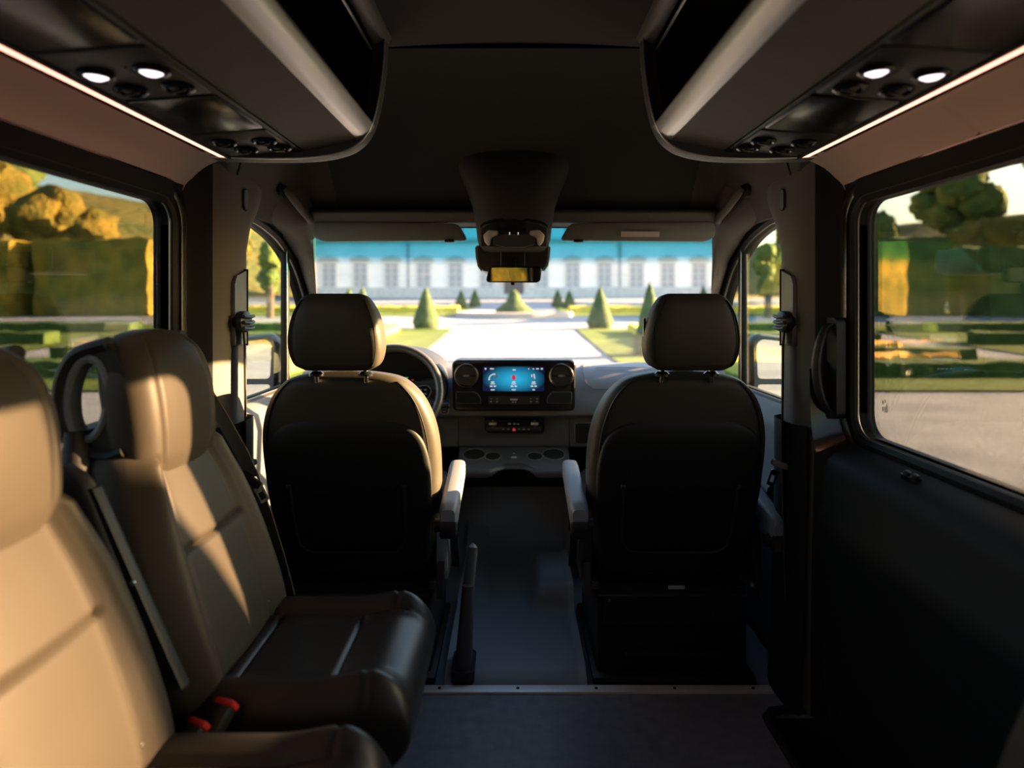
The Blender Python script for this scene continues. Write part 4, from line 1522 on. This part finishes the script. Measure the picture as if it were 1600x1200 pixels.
def drape(poly_fn, nu, nv, h=.0):
    """grid surface laid on the ground; poly_fn(u,v)->(x,y)"""
    def f(u, v):
        x, y = poly_fn(u, v)
        return Vector((x, y, gz(x, y) + h))
    return MB().grid(nu, nv, f)


g = setting(drape(lambda u, v: (-70 + 140 * u, -40 + 130 * v), 30, 66).build('ground', GRAVEL))
g['label'] = 'pale gravel drive and forecourt'


def hill(s):
    def f(u, v):
        # rises away to the side beyond the tall hedges
        x = 24 + 170 * u
        y = 40 + 200 * v
        d = sstep(26, 120, x + .0 * y) * .75 + sstep(75, 190, y) * .45
        z = gz(x, y) + 1 * (-.2) + (26 if s < 0 else 19) * min(1, d) * sstep(40, 75, y + .25 * (x - 24)) + 2.0 * noise.noise(Vector((x * .03, y * .03, s * 5)))
        return Vector((s * x, y, z - .5))
    setting(MB().grid(50, 50, f).build('hill', HILLM))


both(hill)
# far rise behind the palace keeps the horizon closed
setting(MB().grid(30, 6, lambda u, v: Vector((-200 + 400 * u, 110 + 90 * v, 1 + 16 * v + 2 * sin(u * 17)))).build('hill', HILLM))


def bed(s, x0, x1, y0, y1, nm='lawn'):
    pts = lambda u, v: (s * (x0 + (x1 - x0) * u), y0 + (y1 - y0) * v)
    return setting(drape(pts, 12, 12, .04).build(nm, LAWN))


for s in (-1, 1):
    bed(s, 3.0, 14.5, 12.4, 31)
    bed(s, 16.5, 44, 12.4, 34)
    bed(s, 3.4, 34, 41.5, 54)


def blob_box(x0, x1, y0, y1, h, amp=.08, fr=2.5, n=8, seed=0, zb=None):
    """clipped hedge: box skin with an uneven surface"""
    mb = MB()
    nx = max(3, min(40, int(abs(x1 - x0) * n / 4) + 2))
    ny = max(3, min(40, int(abs(y1 - y0) * n / 4) + 2))
    nz = max(3, min(16, int(h * n / 3) + 2))

    def P(x, y, z):
        b = gz(x, y)
        q = Vector((x * fr, y * fr, z * fr + seed))
        k = noise.noise(q) * amp
        return Vector((x + k, y + noise.noise(q + Vector((9, 3, 1))) * amp, b - .05 + z + noise.noise(q + Vector((5, 5, 5))) * amp * (1 if z > 0 else 0)))
    mb.grid(nx, ny, lambda u, v: P(x0 + (x1 - x0) * u, y0 + (y1 - y0) * v, h))
    for y in (y0, y1):
        mb.grid(nx, nz, lambda u, v: P(x0 + (x1 - x0) * u, y, h * v))
    for x in (x0, x1):
        mb.grid(ny, nz, lambda u, v: P(x, y0 + (y1 - y0) * u, h * v))
    return mb


# low box hedges of the parterre
rows = [(14.6, 15.4, .42), (18.6, 19.4, .45), (23.5, 24.4, .5), (28.8, 29.8, .5)]
names = ['nearest', 'second', 'third', 'fourth']
for s in (-1, 1):
    sd_ = 'left' if s < 0 else 'right'
    for i, (a, b, h) in enumerate(rows):
        tag(blob_box(s * 6.4, s * 13.5, a, b, h, seed=i + s * 9).build('box_hedge', HEDGE), '%s low clipped hedge row on the lawn %s of the drive, close to the drive' % (names[i], sd_), 'hedge', 'low parterre hedges')
        tag(blob_box(s * 17.5, s * 38, a + .3, b + .3, h, seed=i + 40 + s * 9).build('box_hedge', HEDGE), '%s low clipped hedge row across the outer lawn on the %s' % (names[i], sd_), 'hedge', 'low parterre hedges')

# flower beds
def flowers(s, x0, x1, y0, y1, h, m, label):
    o = blob_box(s * x0, s * x1, y0, y1, h, amp=.16, fr=3.5, n=14, seed=x0 + s * y0).build('flower_bed', m)
    tag(o, label, 'flower bed', 'flower beds')


for s in (-1, 1):
    sd_ = 'left' if s < 0 else 'right'
    flowers(s, 5.3, 6.2, 14.5, 29.5, .42, FLOWY, 'long yellow flower bed beside the drive on the %s lawn' % sd_)
    flowers(s, 4.0, 20.5, 45.6, 46.8, .5, FLOWY, 'distant yellow flower bed before the palace on the %s' % sd_)
    flowers(s, 8.5, 10.8, 16.6, 17.6, .4, FLOWO, 'small orange flower patch between the inner hedges on the %s' % sd_)
    flowers(s, 11.0, 12.8, 21, 22, .4, FLOWO, 'farther orange flower patch between the inner hedges on the %s' % sd_)

# cone topiaries
def cone(x, y, h, r, label, seed):
    n, m = 22, 14
    rings = []
    for i in range(m + 1):
        t = i / m
        rr = r * (1 - t) ** .85 * (1 - .25 * max(0, .12 - t) / .12) + .02
        rings.append([Vector((x + rr * cos(2 * pi * k / n) * (1 + .16 * noise.noise(Vector((k * .9, i * .8, seed)))), y + rr * sin(2 * pi * k / n) * (1 + .16 * noise.noise(Vector((k * .9, i * .8, seed + 3)))), gz(x, y) + .02 + h * t)) for k in range(n)])
    t_ = thing('cone_topiary', label, 'topiary', (x, y, gz(x, y)), 'clipped cone topiaries')
    MB().loft(rings).build('crown', TOPI, t_)
    MB().tube([(x, y, gz(x, y) - .1), (x, y, gz(x, y) + .3)], .07, 8).build('trunk', BARK, t_)


cone(-4.35, 31.6, 2.05, .72, 'cone topiary at the left corner of the drive', 1)
cone(4.25, 31.6, 2.05, .72, 'cone topiary at the right corner of the drive', 2)
cone(4.35, 20.5, 2.35, .58, 'nearest cone topiary, beside the passenger headrest', 3)
cone(-4.85, 20.5, 2.2, .58, 'cone topiary behind the driver headrest on the left lawn', 4)
cone(-4.3, 52, 1.5, .62, 'small far cone topiary left of the fountain, nearer the drive', 5)
cone(-3.35, 55, 1.5, .6, 'smallest far cone topiary immediately left of the fountain', 6)
cone(4.5, 52, 1.5, .62, 'small far cone topiary right of the fountain, outer one', 7)
cone(3.75, 55, 1.5, .6, 'small far cone topiary right of the fountain, inner one', 8)
cone(-13.4, 52, 1.7, .6, 'small cone topiary before the palace at far left', 9)
cone(14.8, 50, 1.9, .6, 'small cone topiary before the palace at far right', 10)

# round basin with a planted mound
fx, fy = 0, 42.5
ft = thing('round_fountain', 'low round stone basin with a planted mound at the end of the drive', 'fountain', (fx, fy, gz(fx, fy)))
MB().lathe([(3.9, -.5), (3.9, .22), (3.6, .26), (3.5, .1), (3.5, -.5)], (fx, fy, gz(fx, fy)), n=40).build('basin', mat('basin_stone', (.30, .27, .25), .8), ft)
MB().lathe([(3.5, .05), (.01, .05)], (fx, fy, gz(fx, fy)), n=40).build('water', mat('basin_water', (.10, .11, .10), .1), ft)
MB().lathe([(1.3, 0), (1.2, .4), (.8, .7), (.5, 1.0), (.32, 1.5), (.02, 1.75)], (fx, fy, gz(fx, fy)), n=20).build('mound', TOPI, ft)

# tall clipped hedges
def tall(s, x0, x1, y0, y1, h, m, label):
    tag(blob_box(s * x0, s * x1, y0, y1, h, amp=.25, fr=.9, n=5, seed=x0).build('tall_hedge', m), label, 'hedge', 'tall clipped hedges')


tall(-1, 24, 31.5, 42, 46, 5.2, HEDGEY, 'tall hedge with sun gold painted in its colour on the left, farther from the near window edge')
tall(-1, 32.5, 62, 41, 45, 5.0, HEDGEY, 'tall hedge with sun gold painted in its colour at the far left')
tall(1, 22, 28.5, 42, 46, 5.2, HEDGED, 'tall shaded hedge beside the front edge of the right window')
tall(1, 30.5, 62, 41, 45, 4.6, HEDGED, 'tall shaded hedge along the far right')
tall(-1, 1.5, 22, -26, -22, 4.6, HEDGEY, 'unseen tall hedge added behind the van to give the rear view mirror its gold')  # added out of view for the mirror's golden reflection


# trees
def tree(x, y, h, r, m, label, seed, crownz=.55, base=None):
    b = gz(x, y) if base is None else base
    t = thing('garden_tree', label, 'tree', (x, y, b), 'trees around the garden')
    MB().tube([(x, y, b - 2), (x + .1, y, b + h * .3), (x, y, b + h * .6)], [.28, .22, .12], 8).build('trunk', BARK, t)
    rnd = random.Random(seed)
    mb = MB()
    for i in range(12):
        a = rnd.uniform(0, 2 * pi)
        q = rnd.uniform(0, .62) * r
        cz = b + h * crownz + rnd.uniform(-.28, .34) * h * .75
        rr = r * rnd.uniform(.36, .56)
        bm = bmesh.new()
        bmesh.ops.create_icosphere(bm, subdivisions=3, radius=1)
        vs = []
        for v in bm.verts:
            k = 1 + .38 * noise.noise(v.co * 2.3 + Vector((seed, i, 0))) + .16 * noise.noise(v.co * 6 + Vector((seed, i, 4)))
            vs.append(Vector((x + q * cos(a), y + q * sin(a), cz)) + v.co * rr * k)
        fs = [tuple(v.index for v in f.verts) for f in bm.faces]
        bm.free()
        mb.add(vs, fs)
    mb.build('crown', m, t, ang=70)


tree(-54, 62, 12, 6.0, TREE2, 'golden tree rising above the left hedge into the sky', 11, base=3)
tree(-42, 59, 8.6, 5.0, TREE2, 'rounded golden tree in the middle of the left window view', 12, base=3)
tree(-34, 70, 10, 5.0, TREE1, 'green tree at the front edge of the left window view', 13, base=3)
tree(-68, 80, 15, 7, TREE1, 'green tree at the far left behind the golden trees', 14, base=8)
tree(-27, 58, 12, 4.2, TREE2, 'golden tree seen through the left cab door glass', 15)
tree(-15.3, 40, 5.5, 1.0, TREE1, 'slim green tree just outside the left cab door', 16)
tree(28, 60, 9, 3.6, TREE2, 'yellow green tree seen through the right cab door glass', 17)
tree(15.6, 39.5, 5.5, 1.0, TREE1, 'slim green tree just outside the right cab door', 18)
tree(50, 72, 13, 4.6, TREE1, 'dark tree standing against the sky in the right window view', 19, base=6)
tree(36, 66, 9, 3.4, TREE1, 'dark tree near the front edge of the right window view', 20, base=2)
tree(68, 80, 15, 6.0, TREE1, 'large tree at the upper right with sky between its boughs', 21, base=14)
tree(54, 60, 9, 5.0, TREE2, 'low orange bush on the right hillside', 22, base=3)
tree(43, 58, 7, 4.2, TREE2, 'low yellow bush on the right hillside, nearer the pillar', 23, base=2)

# unseen leaning tree added beyond the sliding door; trunk shaped to shade the side seats
lt = thing('unseen_leaning_tree', 'unseen slim leaning tree added right of the sliding door to shade the seats', 'tree', (2.6, 2.15, gz(2.6, 2.15)))
MB().tube([(2.6, 2.125, -.7), (2.6, 2.025, .2), (2.6, 1.915, 1.1), (2.6, 1.88, 1.39), (2.6, 1.825, 1.67), (2.6, 1.68, 2.5), (2.62, 1.5, 3.4)], [.30, .24, .19, .135, .085, .065, .04], 16).build('trunk', BARK, lt)
mb = MB()
for i in range(9):
    bm = bmesh.new()
    bmesh.ops.create_icosphere(bm, subdivisions=3, radius=1)
    c = Vector((2.9 + .7 * cos(i * 2.4), 1.2 + .7 * sin(i * 2.4), 3.6 + .25 * (i % 4)))
    vs = [c + v.co * .62 * (1 + .35 * noise.noise(v.co * 2.5 + Vector((i, 2, 7)))) for v in bm.verts]
    fs = [tuple(v.index for v in f.verts) for f in bm.faces]
    bm.free()
    mb.add(vs, fs)
mb.build('crown', TREE1, lt, ang=70)

# the palace
PY = 80
PB = gz(0, 80) - .1
pa = thing('palace', 'long pale pink palace with rows of tall windows at the end of the garden', 'building', (0, PY, PB))
MB().box((0, PY + 6, PB + 7), (54, 12, 14)).build('wall', FACADE, pa)
MB().box((0, PY - .25, PB + 3.0 - 2.3), (54.4, .6, 1.4)).build('plinth', STONE, pa)
MB().box((0, PY - .15, PB + 7.3), (54.4, .5, .45)).build('string_course', FTRIM, pa)
MB().box((0, PY - .4, PB + 14.0), (55, 1.2, .6)).build('cornice', FTRIM, pa)
MB().prism([(PY - .9, PB + 14.2), (PY + 12.9, PB + 14.2), (PY + 6, PB + 18.5)], 'x', -27.5, 27.5).build('roof', FROOF, pa)
xs = [7.3, 11.3, 15.3, 19.2, 23.1]
xs = [-x for x in xs[::-1]] + [-3.4, 3.4] + xs
for fl_, (zc, hh) in enumerate(((2.9, 2.9), (9.9, 3.2))):
    for x in xs:
        fr = MB()
        fr.prism(rrect(x, PB + zc, 2.05, hh + .3, .05, 1), 'y', PY - .16, PY + .05, holes=[[(x - .78, PB + zc - hh / 2), (x + .78, PB + zc - hh / 2), (x + .78, PB + zc + hh / 2), (x - .78, PB + zc + hh / 2)]])
        w = fr.build('window', FFRAME, pa, smooth=False)
        MB().box((x, PY - .03, PB + zc), (1.56, .04, hh)).build('pane', FPANE, w)
        mu = MB().box((x, PY - .08, PB + zc), (.10, .06, hh))
        for dz in (-.28, .05, .35):
            mu.box((x, PY - .08, PB + zc + dz * hh), (1.56, .06, .08))
        mu.build('glazing_bars', FFRAME, w)
        MB().prism([(x - 1.25, PB + zc + hh / 2 + .45), (x + 1.25, PB + zc + hh / 2 + .45), (x + 1.05, PB + zc + hh / 2 + .8), (x, PB + zc + hh / 2 + 1.05), (x - 1.05, PB + zc + hh / 2 + .8)], 'y', PY - .35, PY + .02).build('window_pediment', FTRIM, w)
for x in (-13.2, 13.2, -25.5, 25.5):
    MB().tube([(x, PY - .22, PB + .2), (x, PY - .22, PB + 13.8)], .14, 8).build('downpipe', FPIPE, pa)
dr = MB().prism([(-1.9, PB), (-1.9, PB + 5.2), (-1.2, PB + 6.2), (0, PB + 6.6), (1.2, PB + 6.2), (1.9, PB + 5.2), (1.9, PB)], 'y', PY - .5, PY).build('portal', FTRIM, pa)
MB().box((0, PY - .55, PB + 2.4), (2.4, .1, 4.6)).build('portal_door', mat('portal_wood', (.12, .09, .08), .6), dr)
for k in range(3):
    MB().box((0, PY - .9 - k * .4, PB + .45 - k * .16), (6 + k * .8, .5, .16)).build('step', STONE, dr)
# low wall and steps seen through the left window between the hedges
